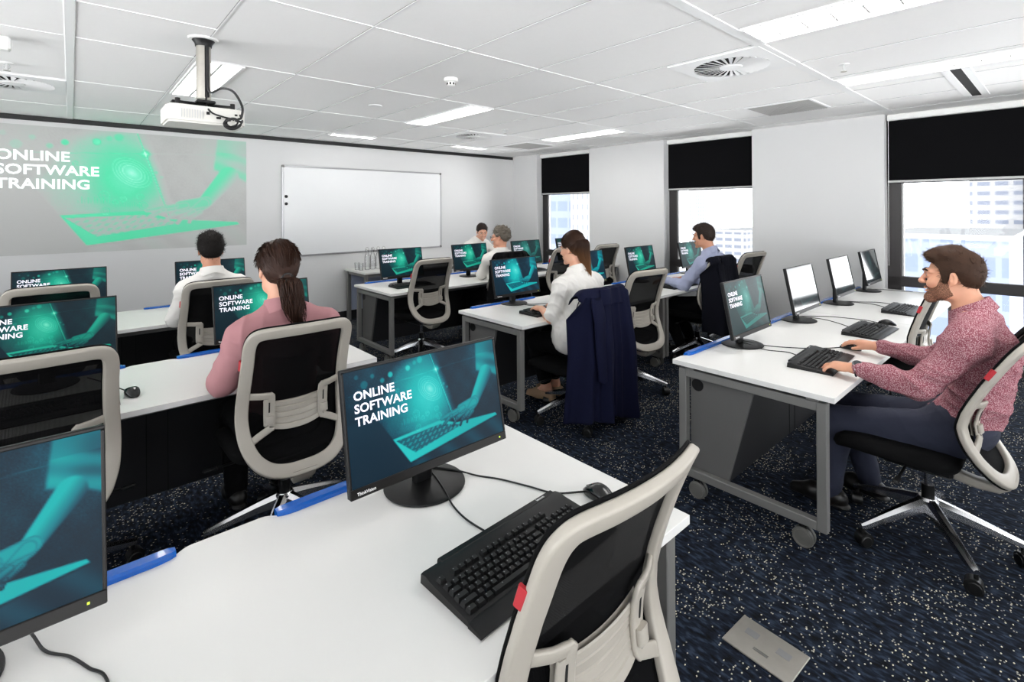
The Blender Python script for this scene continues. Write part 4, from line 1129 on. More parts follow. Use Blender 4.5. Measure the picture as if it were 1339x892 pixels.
# ================================================================ PEOPLE: smooth-union solids meshed by surface nets
class Field:
    def __init__(s, lo, hi, h):
        s.lo = np.array(lo, float); s.h = h
        s.n = np.ceil((np.array(hi, float) - s.lo) / h).astype(int) + 1
        s.d = np.full(s.n, 0.5, np.float32)
    def block(s, lo, hi):
        a = np.clip(np.floor((lo - s.lo) / s.h).astype(int), 0, s.n); b = np.clip(np.ceil((hi - s.lo) / s.h).astype(int) + 1, 0, s.n)
        if np.any(b <= a): return None
        sl = tuple(slice(i, j) for i, j in zip(a, b))
        g = [(s.lo[k] + s.h * np.arange(a[k], b[k])).astype(np.float32) for k in range(3)]
        return sl, np.meshgrid(*g, indexing='ij')
    def put(s, sl, d, k, sub=False):
        o = s.d[sl]
        if sub:
            d = -d; hh = np.maximum(k - np.abs(o - d), 0) / max(k, 1e-6); s.d[sl] = np.maximum(o, d) + hh * hh * k * .25
        else:
            hh = np.maximum(k - np.abs(o - d), 0) / max(k, 1e-6); s.d[sl] = np.minimum(o, d) - hh * hh * k * .25
    def cone(s, a, b, ra, rb, k=0.02, flat=None, sub=False):
        """tapered capsule; flat=(axis vector, factor>1) squeezes it along that axis"""
        a = np.array(a, float); b = np.array(b, float); m = max(ra, rb) + k * 1.5 + .02
        q = s.block(np.minimum(a, b) - m, np.maximum(a, b) + m)
        if q is None: return
        sl, (X, Y, Z) = q
        d = b - a; L2 = float(d @ d) + 1e-12
        px, py, pz = X - a[0], Y - a[1], Z - a[2]
        t = np.clip((px * d[0] + py * d[1] + pz * d[2]) / L2, 0, 1)
        qx, qy, qz = px - t * d[0], py - t * d[1], pz - t * d[2]
        r = ra + (rb - ra) * t
        if flat is not None:
            ax = np.array(flat[0], float); ax /= np.linalg.norm(ax); f = flat[1]
            c = qx * ax[0] + qy * ax[1] + qz * ax[2]
            e = c * (f - 1); qx, qy, qz = qx + e * ax[0], qy + e * ax[1], qz + e * ax[2]
        s.put(sl, np.sqrt(qx * qx + qy * qy + qz * qz) - r, k, sub)
    def ell(s, c, r, B=None, k=0.02, sub=False):
        c = np.array(c, float); r = np.array(r, float); m = float(r.max()) + k * 1.5 + .02
        q = s.block(c - m, c + m)
        if q is None: return
        sl, (X, Y, Z) = q
        p = np.stack([X - c[0], Y - c[1], Z - c[2]], -1)
        if B is not None: p = p @ np.array(B, np.float32)      # columns of B are the local axes
        k0 = np.sqrt(((p / r) ** 2).sum(-1)); k1 = np.sqrt(((p / (r * r)) ** 2).sum(-1)) + 1e-9
        s.put(sl, (k0 * (k0 - 1) / k1).astype(np.float32), k, sub)
    def pts(s):
        return np.meshgrid(*[(s.lo[k] + s.h * np.arange(s.n[k])).astype(np.float32) for k in range(3)], indexing='ij')
    def cut(s, p, n, k=0.004):
        """keep the half space behind the plane through p with outward normal n"""
        n = np.array(n, float); n /= np.linalg.norm(n); X, Y, Z = s.pts()
        s.d = np.maximum(s.d, ((X - p[0]) * n[0] + (Y - p[1]) * n[1] + (Z - p[2]) * n[2]).astype(np.float32))
    def nets(s):
        d = s.d; inside = d < 0
        n = s.n
        c = np.zeros(n - 1, np.int8)
        off = [(i, j, k) for i in (0, 1) for j in (0, 1) for k in (0, 1)]
        for o in off: c += inside[o[0]:n[0] - 1 + o[0], o[1]:n[1] - 1 + o[1], o[2]:n[2] - 1 + o[2]]
        cells = np.argwhere((c > 0) & (c < 8)); idx = np.full(n - 1, -1, np.int64); idx[tuple(cells.T)] = np.arange(len(cells))
        acc = np.zeros((len(cells), 3)); cnt = np.zeros(len(cells))
        for a in off:
            for ax in range(3):
                if a[ax] == 1: continue
                b = list(a); b[ax] = 1
                da = d[tuple((cells + a).T)]; db = d[tuple((cells + b).T)]
                m = (da < 0) != (db < 0); t = np.where(m, da / np.where(m, da - db, 1), 0)
                p = np.array(a, float)[None, :].repeat(len(cells), 0); p[:, ax] += t
                acc[m] += p[m]; cnt[m] += 1
        v = (cells + acc / np.maximum(cnt, 1)[:, None]) * s.h + s.lo
        F = []
        for ax in range(3):
            u, w = (ax + 1) % 3, (ax + 2) % 3
            sl0 = [slice(1, None)] * 3; sl0[ax] = slice(0, n[ax] - 1); sl1 = [slice(1, None)] * 3; sl1[ax] = slice(1, n[ax])
            sl0[u] = slice(1, n[u] - 1); sl0[w] = slice(1, n[w] - 1); sl1[u] = sl0[u]; sl1[w] = sl0[w]
            i0, i1 = inside[tuple(sl0)], inside[tuple(sl1)]
            e = np.argwhere(i0 != i1)
            if not len(e): continue
            base = e.copy(); base[:, u] += 1; base[:, w] += 1
            def cell(du, dw):
                q = base.copy(); q[:, u] += du; q[:, w] += dw; return idx[tuple(q.T)]
            q = np.stack([cell(-1, -1), cell(0, -1), cell(0, 0), cell(-1, 0)], -1)
            fl = i0[tuple(e.T)]
            q[~fl] = q[~fl][:, ::-1]; F.append(q)
        return v, np.concatenate(F) if F else np.zeros((0, 4), int)
    def build(s, name, m, parent, smooth=2, disp=None, label=None):
        v, f = s.nets()
        if len(f) == 0: return None
        E_ = np.concatenate([f[:, [0, 1]], f[:, [1, 2]], f[:, [2, 3]], f[:, [3, 0]]])
        for _ in range(smooth):
            acc = np.zeros_like(v); cn = np.zeros(len(v))
            for a, b in ((0, 1), (1, 0)):
                np.add.at(acc, E_[:, a], v[E_[:, b]]); np.add.at(cn, E_[:, a], 1)
            v = v * .4 + .6 * acc / np.maximum(cn, 1)[:, None]
        me = bpy.data.meshes.new(name)
        me.vertices.add(len(v)); me.vertices.foreach_set('co', v.astype(np.float32).ravel())
        me.loops.add(f.size); me.loops.foreach_set('vertex_index', f.astype(np.int32).ravel())
        me.polygons.add(len(f)); me.polygons.foreach_set('loop_start', np.arange(0, f.size, 4, dtype=np.int32))
        me.update(calc_edges=True); me.validate()
        if disp is not None:
            nn = np.zeros(len(me.vertices) * 3, np.float32); me.vertices.foreach_get('normal', nn); nn = nn.reshape(-1, 3)
            co_ = np.zeros(len(me.vertices) * 3, np.float32); me.vertices.foreach_get('co', co_); co_ = co_.reshape(-1, 3)
            co_ = co_ + nn * disp(co_)[:, None]
            me.vertices.foreach_set('co', co_.astype(np.float32).ravel())
        me.polygons.foreach_set('use_smooth', [True] * len(me.polygons))
        me.materials.append(m); me.update()
        o = bpy.data.objects.new(name, me); C.objects.link(o)
        if parent is not None:
            o.parent = parent; o.matrix_parent_inverse = parent.matrix_world.inverted()
        if label: o['label'] = label
        return o

def folds(seed, amp, freq=26.0):
    r = np.random.RandomState(seed); K = r.standard_normal((5, 3)) * freq * np.array([.7, .7, 1.0]); Q = r.standard_normal((5, 3)) * freq * .5; ph = r.rand(10) * 6
    def f(p):
        o = np.zeros(len(p))
        for i in range(5):
            wv = np.sin(p @ K[i] + 1.6 * np.sin(p @ Q[i] + ph[i]) + ph[5 + i]); o += (1 - np.abs(wv)) ** 2
        return amp * (o / 5 * 2 - .7)
    return f

def skin_mat(name, col):
    m, nt, out = new_mat(name); p = N(nt, 'ShaderNodeBsdfPrincipled')
    tc = N(nt, 'ShaderNodeTexCoord'); nz = N(nt, 'ShaderNodeTexNoise'); nz.inputs['Scale'].default_value = 22; nz.inputs['Detail'].default_value = 5
    nt.links.new(tc.outputs['Object'], nz.inputs['Vector'])
    mx = N(nt, 'ShaderNodeMix', data_type='RGBA'); c = col
    mx.inputs['A'].default_value = (c[0] * .86, c[1] * .78, c[2] * .76, 1); mx.inputs['B'].default_value = (min(1, c[0] * 1.08), c[1] * 1.08, c[2] * 1.08, 1)
    nt.links.new(nz.outputs['Fac'], mx.inputs['Factor']); nt.links.new(mx.outputs['Result'], p.inputs['Base Color'])
    p.inputs['Roughness'].default_value = .48; p.inputs['Subsurface Weight'].default_value = .12; p.inputs['Subsurface Radius'].default_value = (.012, .004, .002)
    p.inputs['Specular IOR Level'].default_value = .35
    nt.links.new(p.outputs['BSDF'], out.inputs['Surface']); return m
def check_shirt(name, a, b, per):
    m, nt, out = new_mat(name); p = N(nt, 'ShaderNodeBsdfPrincipled'); p.inputs['Roughness'].default_value = .9; p.inputs['Specular IOR Level'].default_value = .2
    tc = N(nt, 'ShaderNodeTexCoord'); ch = N(nt, 'ShaderNodeTexVoronoi'); ch.inputs['Scale'].default_value = 1 / per
    nt.links.new(tc.outputs['Object'], ch.inputs['Vector'])
    cr = N(nt, 'ShaderNodeValToRGB'); cr.color_ramp.elements[0].position = .30; cr.color_ramp.elements[1].position = .52
    cr.color_ramp.elements[0].color = b; cr.color_ramp.elements[1].color = a
    nt.links.new(ch.outputs['Distance'], cr.inputs['Fac'])
    nt.links.new(cr.outputs['Color'], p.inputs['Base Color']); nt.links.new(p.outputs['BSDF'], out.inputs['Surface']); return m
M['skin'] = skin_mat('skin_warm', srgb(214, 160, 132)); M['skin2'] = skin_mat('skin_light', srgb(222, 172, 146))
M['skin3'] = skin_mat('skin_tan', srgb(200, 146, 118))
M['lip'] = mat('lip', srgb(176, 98, 92), .45); M['eye_w'] = mat('eye_white', srgb(232, 228, 224), .2); M['iris'] = mat('iris_brown', srgb(46, 30, 22), .2)
M['teeth'] = mat('teeth', srgb(236, 230, 220), .3)
HK = dict(spec=.18, vscale=60)
M['hair_brown'] = mat('hair_brown', srgb(58, 39, 28), .6, var=.35, **HK); M['hair_dark'] = mat('hair_black_brown', srgb(17, 13, 11), .7, var=.25, **HK)
M['hair_long'] = mat('hair_brown_ombre', srgb(50, 32, 23), .5, var=.4, **HK); M['hair_pony'] = mat('hair_dark_brown', srgb(50, 31, 23), .5, var=.4, **HK)
M['hair_grey'] = mat('hair_grey', srgb(98, 91, 82), .6, var=.55, **HK); M['hair_ash'] = mat('hair_ash_brown', srgb(42, 32, 28), .6, var=.3, **HK)
def stubble_mat():
    m, nt, out = new_mat('beard_stubble'); p = N(nt, 'ShaderNodeBsdfPrincipled'); p.inputs['Roughness'].default_value = .7; p.inputs['Specular IOR Level'].default_value = .2
    tc = N(nt, 'ShaderNodeTexCoord'); nz = N(nt, 'ShaderNodeTexNoise'); nz.inputs['Scale'].default_value = 520; nz.inputs['Detail'].default_value = 2
    nt.links.new(tc.outputs['Object'], nz.inputs['Vector']); cr = N(nt, 'ShaderNodeValToRGB')
    cr.color_ramp.elements[0].position = .40; cr.color_ramp.elements[0].color = srgb(60, 40, 30); cr.color_ramp.elements[1].position = .66; cr.color_ramp.elements[1].color = srgb(186, 132, 106)
    nt.links.new(nz.outputs['Fac'], cr.inputs['Fac']); nt.links.new(cr.outputs['Color'], p.inputs['Base Color']); nt.links.new(p.outputs['BSDF'], out.inputs['Surface']); return m
M['beard'] = stubble_mat(); M['beard_hair'] = mat('beard_hair', srgb(62, 42, 31), .6, var=.3, vscale=120, spec=.2)
M['shirt_check'] = check_shirt('shirt_red_white_check', srgb(136, 76, 87), srgb(196, 158, 163), .0042)
M['shirt_pink'] = mat('shirt_pink_chambray', srgb(174, 124, 128), .9, bump=.3, bscale=900, var=.05, vscale=30)
M['shirt_white'] = mat('shirt_white_cotton', srgb(226, 223, 218), .88, bump=.2, bscale=900, var=.02)
M['shirt_blue'] = mat('shirt_pale_blue', srgb(158, 164, 190), .88, bump=.2, bscale=900, var=.04)
M['trousers_navy'] = mat('trousers_navy_chino', srgb(36, 40, 58), .85, bump=.3, bscale=800, var=.1, vscale=14)
M['trousers_black'] = mat('trousers_black', srgb(11, 11, 13), .95, spec=.15, bump=.3, bscale=800)
M['shoe'] = mat('shoe_black_leather', srgb(20, 18, 17), .35); M['shoe_tan'] = mat('shoe_tan_suede', srgb(150, 124, 98), .7)
M['watch_metal'] = mat('watch_steel', srgb(150, 150, 152), .25, metal=1.0); M['watch_face'] = mat('watch_face', srgb(58, 60, 62), .2)

def frame_of(f, up=(0, 0, 1)):
    f = np.array(f, float); f /= np.linalg.norm(f); r = np.cross(f, np.array(up, float)); r /= np.linalg.norm(r); u = np.cross(r, f)
    return np.stack([r, f, u], 1)                       # columns: right, forward, up
def nrm(a): a = np.array(a, float); return a / np.linalg.norm(a)

def hand(F, wrist, fwd, down, thumb_side, curl=(.5, .5, .5, .5), spread=.16, s=1.0, thumb=(.55, .45), k=.006):
    """fwd: direction of the palm; down: palm normal; thumb_side: unit vector towards the thumb"""
    w = np.array(wrist, float); f = nrm(fwd); dn = nrm(np.array(down, float) - f * np.dot(down, f)); t = np.cross(f, dn)
    if np.dot(t, thumb_side) < 0: t = -t
    w = w + f * .012 * s
    lens = ((.040, .024, .019), (.044, .028, .020), (.041, .026, .020), (.032, .020, .017)); offs = (.026, .008, -.011, -.028); pl = (.086, .089, .084, .076)
    for i in range(4):
        kn = w + f * pl[i] * s + t * offs[i] * s - dn * (.004 if i in (1, 2) else 0) * s
        F.cone(w + t * offs[i] * .62 * s, kn, .0155 * s, .0115 * s, .016 * s)
        F.cone(w + t * offs[i] * .8 * s + f * .03 * s + dn * .006 * s, kn - f * .012 * s + dn * .004 * s, .013 * s, .010 * s, .014 * s)
        ang = curl[i] * .55; d = nrm(f + t * (offs[i] / .026) * spread); p = kn; r = (.0092, .0084, .0076, .0066)
        if i == 3: r = tuple(x * .9 for x in r)
        for j in range(3):
            dd = d * math.cos(ang) + dn * math.sin(ang); q = p + dd * lens[i][j] * s
            F.cone(p, q, r[j] * s, r[j + 1] * s, k * s); p = q; ang += curl[i] * (.75 if j == 0 else .5)
    b = w + t * .018 * s + f * .018 * s + dn * .006 * s
    d1 = nrm(f * math.cos(thumb[0]) + t * math.sin(thumb[0]) + dn * .35); q1 = b + d1 * .036 * s
    F.cone(b, q1, .0165 * s, .0115 * s, .012 * s)
    d2 = nrm(f * math.cos(thumb[0] - thumb[1]) + t * math.sin(thumb[0] - thumb[1]) + dn * .35); q2 = q1 + d2 * .031 * s
    F.cone(q1, q2, .0108 * s, .0092 * s, .006 * s); F.cone(q2, q2 + nrm(d2 + f * .3) * .022 * s, .0092 * s, .0076 * s, .005 * s)

class Head:
    def __init__(s, c, face, tilt=0.0, sc=1.0, up=(0, 0, 1)):
        s.c = np.array(c, float); s.B = frame_of(face, up); s.s = sc
        if tilt:
            a = tilt; r, f, u = s.B.T; s.B = np.stack([r * math.cos(a) + u * math.sin(a), f, u * math.cos(a) - r * math.sin(a)], 1)
    def w(s, p): return s.c + s.B @ (np.array(p, float) * s.s)
    def ell(s, F, c, r, k=.012, sub=False, rot=None):
        B = s.B if rot is None else s.B @ np.array(rot)
        F.ell(s.w(c), np.array(r) * s.s, B, k * s.s, sub)
    def cone(s, F, a, b, ra, rb, k=.01, sub=False): F.cone(s.w(a), s.w(b), ra * s.s, rb * s.s, k * s.s, sub=sub)
    def skull(s, F, off=0.0):
        e = lambda c, r, k=.012: s.ell(F, c, [x + off for x in r], k)
        e((0, -.018, .045), (.072, .092, .082)); e((0, .022, -.01), (.060, .066, .085), .02)
        e((0, -.055, .01), (.058, .05, .06), .02)
        e((0, .030, -.072), (.050, .056, .038), .02); e((0, .078, -.100), (.021, .019, .017), .018)
        for q in (-1, 1):
            e((q * .040, .058, -.022), (.022, .024, .022), .018); e((q * .047, .010, -.068), (.014, .035, .028), .02)
            s.cone(F, (q * .010, .087, .026), (q * .044, .070, .026), .0115 + off, .010 + off, .012)
    def face(s, F, smile=0.0, nose=1.0):
        for q in (-1, 1): s.ell(F, (q * .031, .098, .010), (.0165, .013, .0115), .010, True)
        s.cone(F, (0, .088, .018), (0, .112 * nose ** .3, -.022), .0078, .0110, .010); s.ell(F, (0, .108, -.026), (.0115, .012, .0095), .006)
        for q in (-1, 1): s.ell(F, (q * .0125, .098, -.027), (.0075, .010, .0075), .006)
        s.ell(F, (0, .0955, -.0545), (.0225 + .006 * smile, .0085, .0052), .005); s.ell(F, (0, .0925, -.0665), (.019 + .004 * smile, .0085, .006), .005)
        s.ell(F, (0, .102, -.0600), (.022 + .008 * smile, .012, .0016 + .0035 * smile), .003, True)
        if smile:
            for q in (-1, 1): s.ell(F, (q * .036, .074, -.034), (.016, .014, .014), .014)
    def lids(s, F):
        for q in (-1, 1):
            s.ell(F, (q * .031, .0765, .009), (.0140, .0138, .0132), .004); s.ell(F, (q * .031, .090, .0085), (.0118, .012, .0036), .0015, True)
    def ears(s, F):
        for q in (-1, 1):
            a = .35 * q; R = [[math.cos(a), math.sin(a), 0], [-math.sin(a), math.cos(a), 0], [0, 0, 1]]
            s.ell(F, (q * .076, -.012, .000), (.0078, .0165, .029), .006, rot=R); s.ell(F, (q * .083, -.006, .004), (.005, .010, .018), .004, True, R)
            s.ell(F, (q * .073, -.002, -.026), (.007, .009, .010), .006)
    def eyes(s, parent, gaze=(0, 1, 0)):
        for q in (-1, 1):
            b = MB(); i = MB()
            c = s.w((q * .031, .0765, .009)); r = .0120 * s.s
            b.lathe([(r * math.sin(a), -r * math.cos(a)) for a in np.linspace(0, PI, 9)], c=tuple(c), n=16)
            d = s.B @ nrm(gaze); u_ = np.cross(d, s.B[:, 2]); u_ /= np.linalg.norm(u_); v_ = np.cross(u_, d)
            R = []
            for rr, hh in ((.0058, .0108), (.0045, .0118), (.001, .0123)):
                R.append([tuple(c + s.s * (d * hh + (u_ * math.cos(t) + v_ * math.sin(t)) * rr)) for t in np.linspace(0, 2 * PI, 12, endpoint=False)])
            i.rings(R)
            e = b.build('eye', M['eye_w'], parent, ang=80); i.build('iris', M['iris'], e, ang=80)
    def brows(s, parent, m, thick=.0038):
        b = MB()
        for q in (-1, 1):
            P = [s.w(p) for p in ((q * .012, .100, .0275), (q * .026, .0985, .0335), (q * .040, .0865, .0325), (q * .050, .073, .0255))]
            b.tube(cat_rom(P, 4), [(thick * s.s * k, thick * .55 * s.s * k) for k in np.interp(np.linspace(0, 1, 13), [0, .2, .7, 1], [.7, 1.1, .9, .3])], 7)
        b.build('eyebrows', m, parent)

def strands(b, roots, dirs, length, rad, droop=.0, curl=0.0, rng=None, n=4, sides=3):
    for p, d in zip(roots, dirs):
        L = length * rng.uniform(.6, 1.25); path = [V(p)]; d = V(d).normalized(); q = V(p)
        ax = V((rng.uniform(-1, 1), rng.uniform(-1, 1), rng.uniform(-1, 1)))
        for k in range(n):
            d = (d + V((0, 0, -droop)) + ax * curl).normalized(); q = q + d * (L / n); path.append(q.copy())
        b.tube(path, [rad * (1 - .8 * k / n) for k in range(n + 1)], sides, caps=False)

def person(name, label, joints, mats, opt):
    """builds a seated or standing figure: one continuous body, clothes and hair as parts"""
    J = {k: np.array(v, float) for k, v in joints.items()}
    root = thing('person', label, 'person', (float(J['pelvis'][0]), float(J['pelvis'][1]), 0))
    bpy.context.view_layer.update()
    h = opt.get('h', .006); sc = opt.get('sc', 1.0); fem = opt.get('fem', False)
    allp = np.array(list(J.values())); lo = allp.min(0) - .28; hi = allp.max(0) + .28
    lo[2] = max(lo[2], -.01); hi[2] = J['head'][2] + .17
    S = nrm(J['shR'] - J['shL']); U = nrm(J['neck'] - J['pelvis']); Fd = np.cross(U, S); Fd = nrm(Fd); U = np.cross(S, Fd)
    T = np.stack([S, Fd, U], 1)
    hS = nrm(J['hipR'] - J['hipL']); hF = nrm(np.cross((0, 0, 1), hS)); HB = np.stack([hS, hF, (0, 0, 1)], 1)
    HD = Head(J['head'], opt.get('face', (0, 1, 0)), opt.get('tilt', 0), sc * opt.get('hs', 1.0), opt.get('hup', (0, 0, 1)))
    sw = np.linalg.norm(J['shR'] - J['shL']) / 2
    def torso(F, o=0.0, ko=.05, bel=0.0):
        bz = opt.get('belly', 0.0)
        F.ell(J['pelvis'] + np.array((0, 0, .02)), (.162 * sc + o, .115 * sc + o, .115 * sc + o), HB, ko)
        F.ell(J['waist'], ((.125 if fem else .142) * sc + o, (.095 + bz) * sc + o, .15 * sc + o), T, ko)
        F.ell(J['chest'], (sw * .86 + o, .112 * sc + o, .165 * sc + o), T, ko)
        if fem:
            for q in (-1, 1): F.ell(J['chest'] + T @ np.array((q * .07, .085, -.01)) * sc, (.058 * sc + o, .05 * sc + o, .056 * sc + o), T, .03)
        F.cone(J['shL'], J['shR'], .056 * sc + o, .056 * sc + o, .05)
        for q in ('shL', 'shR'): F.cone(J[q], J['neck'] + (J['neck'] - J['chest']) * .05, .052 * sc + o, .048 * sc + o, .04)
    def arms(F, o=0.0, k=.025, sides='LR', upto=1.0):
        for q in sides:
            F.cone(J['sh' + q], J['el' + q], .053 * sc * (.84 if fem else 1) + o, .041 * sc * (.86 if fem else 1) + o * 1.1, k)
            e = J['el' + q] + (J['wr' + q] - J['el' + q]) * upto
            F.cone(J['el' + q], J['el' + q] + (e - J['el' + q]) * .35, .041 * sc * (.86 if fem else 1) + o * 1.1, .041 * sc * (.84 if fem else 1) + o, k)
            F.cone(J['el' + q] + (e - J['el' + q]) * .35, e, .041 * sc * (.84 if fem else 1) + o, (.027 if upto > .9 else .036) * sc * (.9 if fem else 1) + o, k)
    def legs(F, o=0.0, k=.03, upto=1.0):
        for q in 'LR':
            F.cone(J['hip' + q], J['kn' + q], .084 * sc + o, .060 * sc + o, k + .02)
            a = J['kn' + q]; b = J['an' + q]; e = a + (b - a) * upto
            F.cone(a, a + (b - a) * .3, .058 * sc + o, .056 * sc + o, k); F.cone(a + (b - a) * .3, e, .056 * sc + o, (.040 if upto > .85 else .046) * sc + o, k)
    # ---- body
    F = Field(lo, hi, h)
    torso(F); arms(F); legs(F)
    F.cone(J['chest'] + (J['neck'] - J['chest']) * .8, J['neck'], .058 * sc, .056 * sc, .04)
    nk = .050 if fem else .058
    F.cone(J['neck'], HD.w((0, -.028, -.045)), nk * sc, nk * .95 * sc, .03)
    for q in 'LR':
        F.cone(J['an' + q], J['an' + q] + (J['toe' + q] - J['an' + q]) * .95 + np.array((0, 0, -.004)), .034 * sc, .017 * sc, .015); F.cone(J['an' + q], J['an' + q] + (J['toe' + q] - J['an' + q]) * -.15 + np.array((0, 0, -.025)), .032 * sc, .028 * sc, .02)
    HD.skull(F); HD.ears(F); HD.face(F, opt.get('smile', 0)); HD.lids(F)
    for q in 'LR':
        hd = opt['hand' + q]; ts = -hS if q == 'R' else hS
        if 'thumb_side' in hd: ts = hd['thumb_side']
        hand(F, J['wr' + q], hd['f'], hd.get('d', (0, 0, -1)), ts, hd.get('curl', (.5, .5, .5, .5)), hd.get('spread', .14), sc * (.9 if fem else 1.0), hd.get('thumb', (.55, .45)))
    body = F.build('body', mats['skin'], root, 1)
    # ---- trousers or skirt
    F = Field(lo, hi, max(h, .006))
    F.ell(J['pelvis'] + np.array((0, 0, .02)), (.175 * sc, .130 * sc, .125 * sc), HB, .05)
    legs(F, .014, .03, opt.get('leg_len', 1.0))
    F.cut(J['pelvis'] + np.array((0, 0, .115)), (0, 0, 1))
    F.build('trousers', mats['legs'], root, 2, folds(opt.get('seed', 1) + 50, .004, 24))
    # ---- shirt
    F = Field(lo, hi, opt.get('hshirt', max(h, .0055)))
    torso(F, .016); up = opt.get('sleeve', .93)
    for q in 'LR':
        o = .015; f_ = .9 if fem else 1.0
        if up < 0:                                   # short sleeves: loose, ending above the elbow
            e = J['sh' + q] + (J['el' + q] - J['sh' + q]) * (-up)
            F.cone(J['sh' + q], e, .060 * sc, .062 * sc, .03)
        else:
            e = J['el' + q] + (J['wr' + q] - J['el' + q]) * up
            F.cone(J['sh' + q], J['el' + q], .053 * sc * f_ + o + .004, .042 * sc * f_ + o + .006, .03)
            m_ = J['el' + q] + (e - J['el' + q]) * .5
            F.cone(J['el' + q], m_, .042 * sc * f_ + o + .006, .038 * sc * f_ + o, .025)
            F.cone(m_, e, .038 * sc * f_ + o, .029 * sc * f_ + o * .8, .02)
            a = nrm(e - m_); F.cone(e - a * .055, e, .038 * sc * f_, .037 * sc * f_, .004)
    if opt.get('untucked'):
        F.cone(J['pelvis'] + np.array((-.09, .0, .06)), J['pelvis'] + np.array((.09, .0, .06)), .155 * sc, .155 * sc, .06)
        F.cut(J['pelvis'] + np.array((0, 0, opt['untucked'])), (0, 0, -1))
    else:
        F.cut(J['pelvis'] + np.array((0, 0, .045)), (0, 0, -1))
    for q in 'LR':                                   # flat ends at the cuffs
        if up >= 0:
            pass
    # neckline: trim what rises along the neck, then a folded collar
    nc = J['neck'] + U * .036; Nd = nrm(HD.w((0, -.028, -.045)) - J['neck'])
    X, Y, Z = F.pts(); dn = ((X - nc[0]) * Nd[0] + (Y - nc[1]) * Nd[1] + (Z - nc[2]) * Nd[2])
    F.d = np.where(np.sqrt((X - nc[0]) ** 2 + (Y - nc[1]) ** 2 + (Z - nc[2]) ** 2) < .16, np.maximum(F.d, dn), F.d).astype(np.float32)
    del X, Y, Z, dn
    colr = None
    if opt.get('collar', True):
        gap = opt.get('gap', .34); Fn = nrm(np.cross(S, Nd) * -1.0)
        if np.dot(Fn, Fd) < 0: Fn = -Fn
        c0 = J['neck'] + Nd * .026; A = np.linspace(gap, 2 * PI - gap, 30); R = []
        for a_ in A:
            fr = math.cos(a_); dirv = S * math.sin(a_) * (nk + .010) + Fn * fr * (nk + .016)
            drop = -.020 * max(0, fr) ** 1.2 + .012 * max(0, -fr)
            e = min(a_, 2 * PI - a_) - gap; sdn = abs(math.sin(a_)); pt_ = .014 * math.exp(-(e / .25) ** 2)
            b0 = c0 + dirv * 1.00 + Nd * (drop - .046); t0 = c0 + dirv * .97 + Nd * (drop + .024); o0 = c0 + dirv * (1.20 + .16 * sdn) + Nd * (drop - .020 - .024 * sdn) + nrm(dirv) * .004 - Nd * pt_ + Fn * pt_ * .6; t1 = c0 + dirv * 1.08 + Nd * (drop + .026)
            R.append([tuple(b0), tuple(t0), tuple(t1), tuple(o0), tuple(o0 - nrm(dirv) * .004 + Nd * .001), tuple(c0 + dirv * 1.04 + Nd * (drop + .015))])
        colr = MB().rings(R)
    sh = F.build('shirt', mats['shirt'], root, 1, folds(opt.get('seed', 1), opt.get('fold', .006), opt.get('ffreq', 22)))
    if colr is not None: colr.build('collar', mats['shirt'], root, ang=50)
    # ---- shoes
    for q in 'LR':
        a, t = J['an' + q], J['toe' + q]
        F = Field(np.minimum(a, t) - .16, np.maximum(a, t) + .16, .005)
        d = nrm((t - a) * np.array((1, 1, 0))); z0 = min(a[2] - .055, t[2] - .012)
        b = np.array((a[0], a[1], z0))
        F.cone(b - d * .045 + np.array((0, 0, .038)), b + d * .08 + np.array((0, 0, .036)), .037, .043, .02); F.cone(b + d * .08 + np.array((0, 0, .034)), b + d * .165 + np.array((0, 0, .022)), .043, .026, .02)
        F.cone(b - d * .03 + np.array((0, 0, .05)), b + d * .02 + np.array((0, 0, .075)), .036, .040, .02)
        F.cone(b - d * .055 + np.array((0, 0, .008)), b + d * .165 + np.array((0, 0, .008)), .038, .030, .006, flat=((0, 0, 1), 3.0))
        F.cut((b[0], b[1], b[2] + (.072 if opt.get('low_shoe') else .105)), (0, 0, 1))
        F.build('shoe', mats['shoe'], root, 2)
    return root, HD, J, T, body
# ---------------------------------------------------------------- hair
def hair_base(HD, m, root, off, line, extra=None, lumps=None, h=.0035, cut_front=True, name='hair', smooth=2, bump=None):
    F = Field(HD.c - .24 * HD.s, HD.c + .24 * HD.s, h)
    HD.skull(F, off)
    X, Y, Z = F.pts(); P = np.stack([X - HD.c[0], Y - HD.c[1], Z - HD.c[2]], -1) @ HD.B.astype(np.float32) / HD.s
    ly, lz = P[..., 1], P[..., 2]
    g = np.interp(ly, line[0], line[1]).astype(np.float32)
    F.d = np.maximum(F.d, (g - lz) * .75 * HD.s).astype(np.float32)
    del X, Y, Z
    if extra: extra(F)
    if bump is not None: F.d = F.d - bump(P).astype(np.float32)
    o = F.build(name, m, root, smooth)
    me = o.data; n = len(me.vertices); co_ = np.zeros(n * 3, np.float32); me.vertices.foreach_get('co', co_); no = np.zeros(n * 3, np.float32); me.vertices.foreach_get('normal', no)
    return o, co_.reshape(-1, 3), no.reshape(-1, 3)
LINE_SHORT = ([-.13, -.09, -.06, -.035, -.018, -.004, .012, .026, .038, .060, .078, .12], [-.070, -.068, -.055, -.02, .030, .022, -.026, -.024, .040, .066, .074, .080])
LINE_BACK = ([-.13, -.09, -.05, -.03, -.012, .01, .03, .05, .075, .12], [-.080, -.078, -.050, -.015, .022, .020, .018, .046, .070, .078])
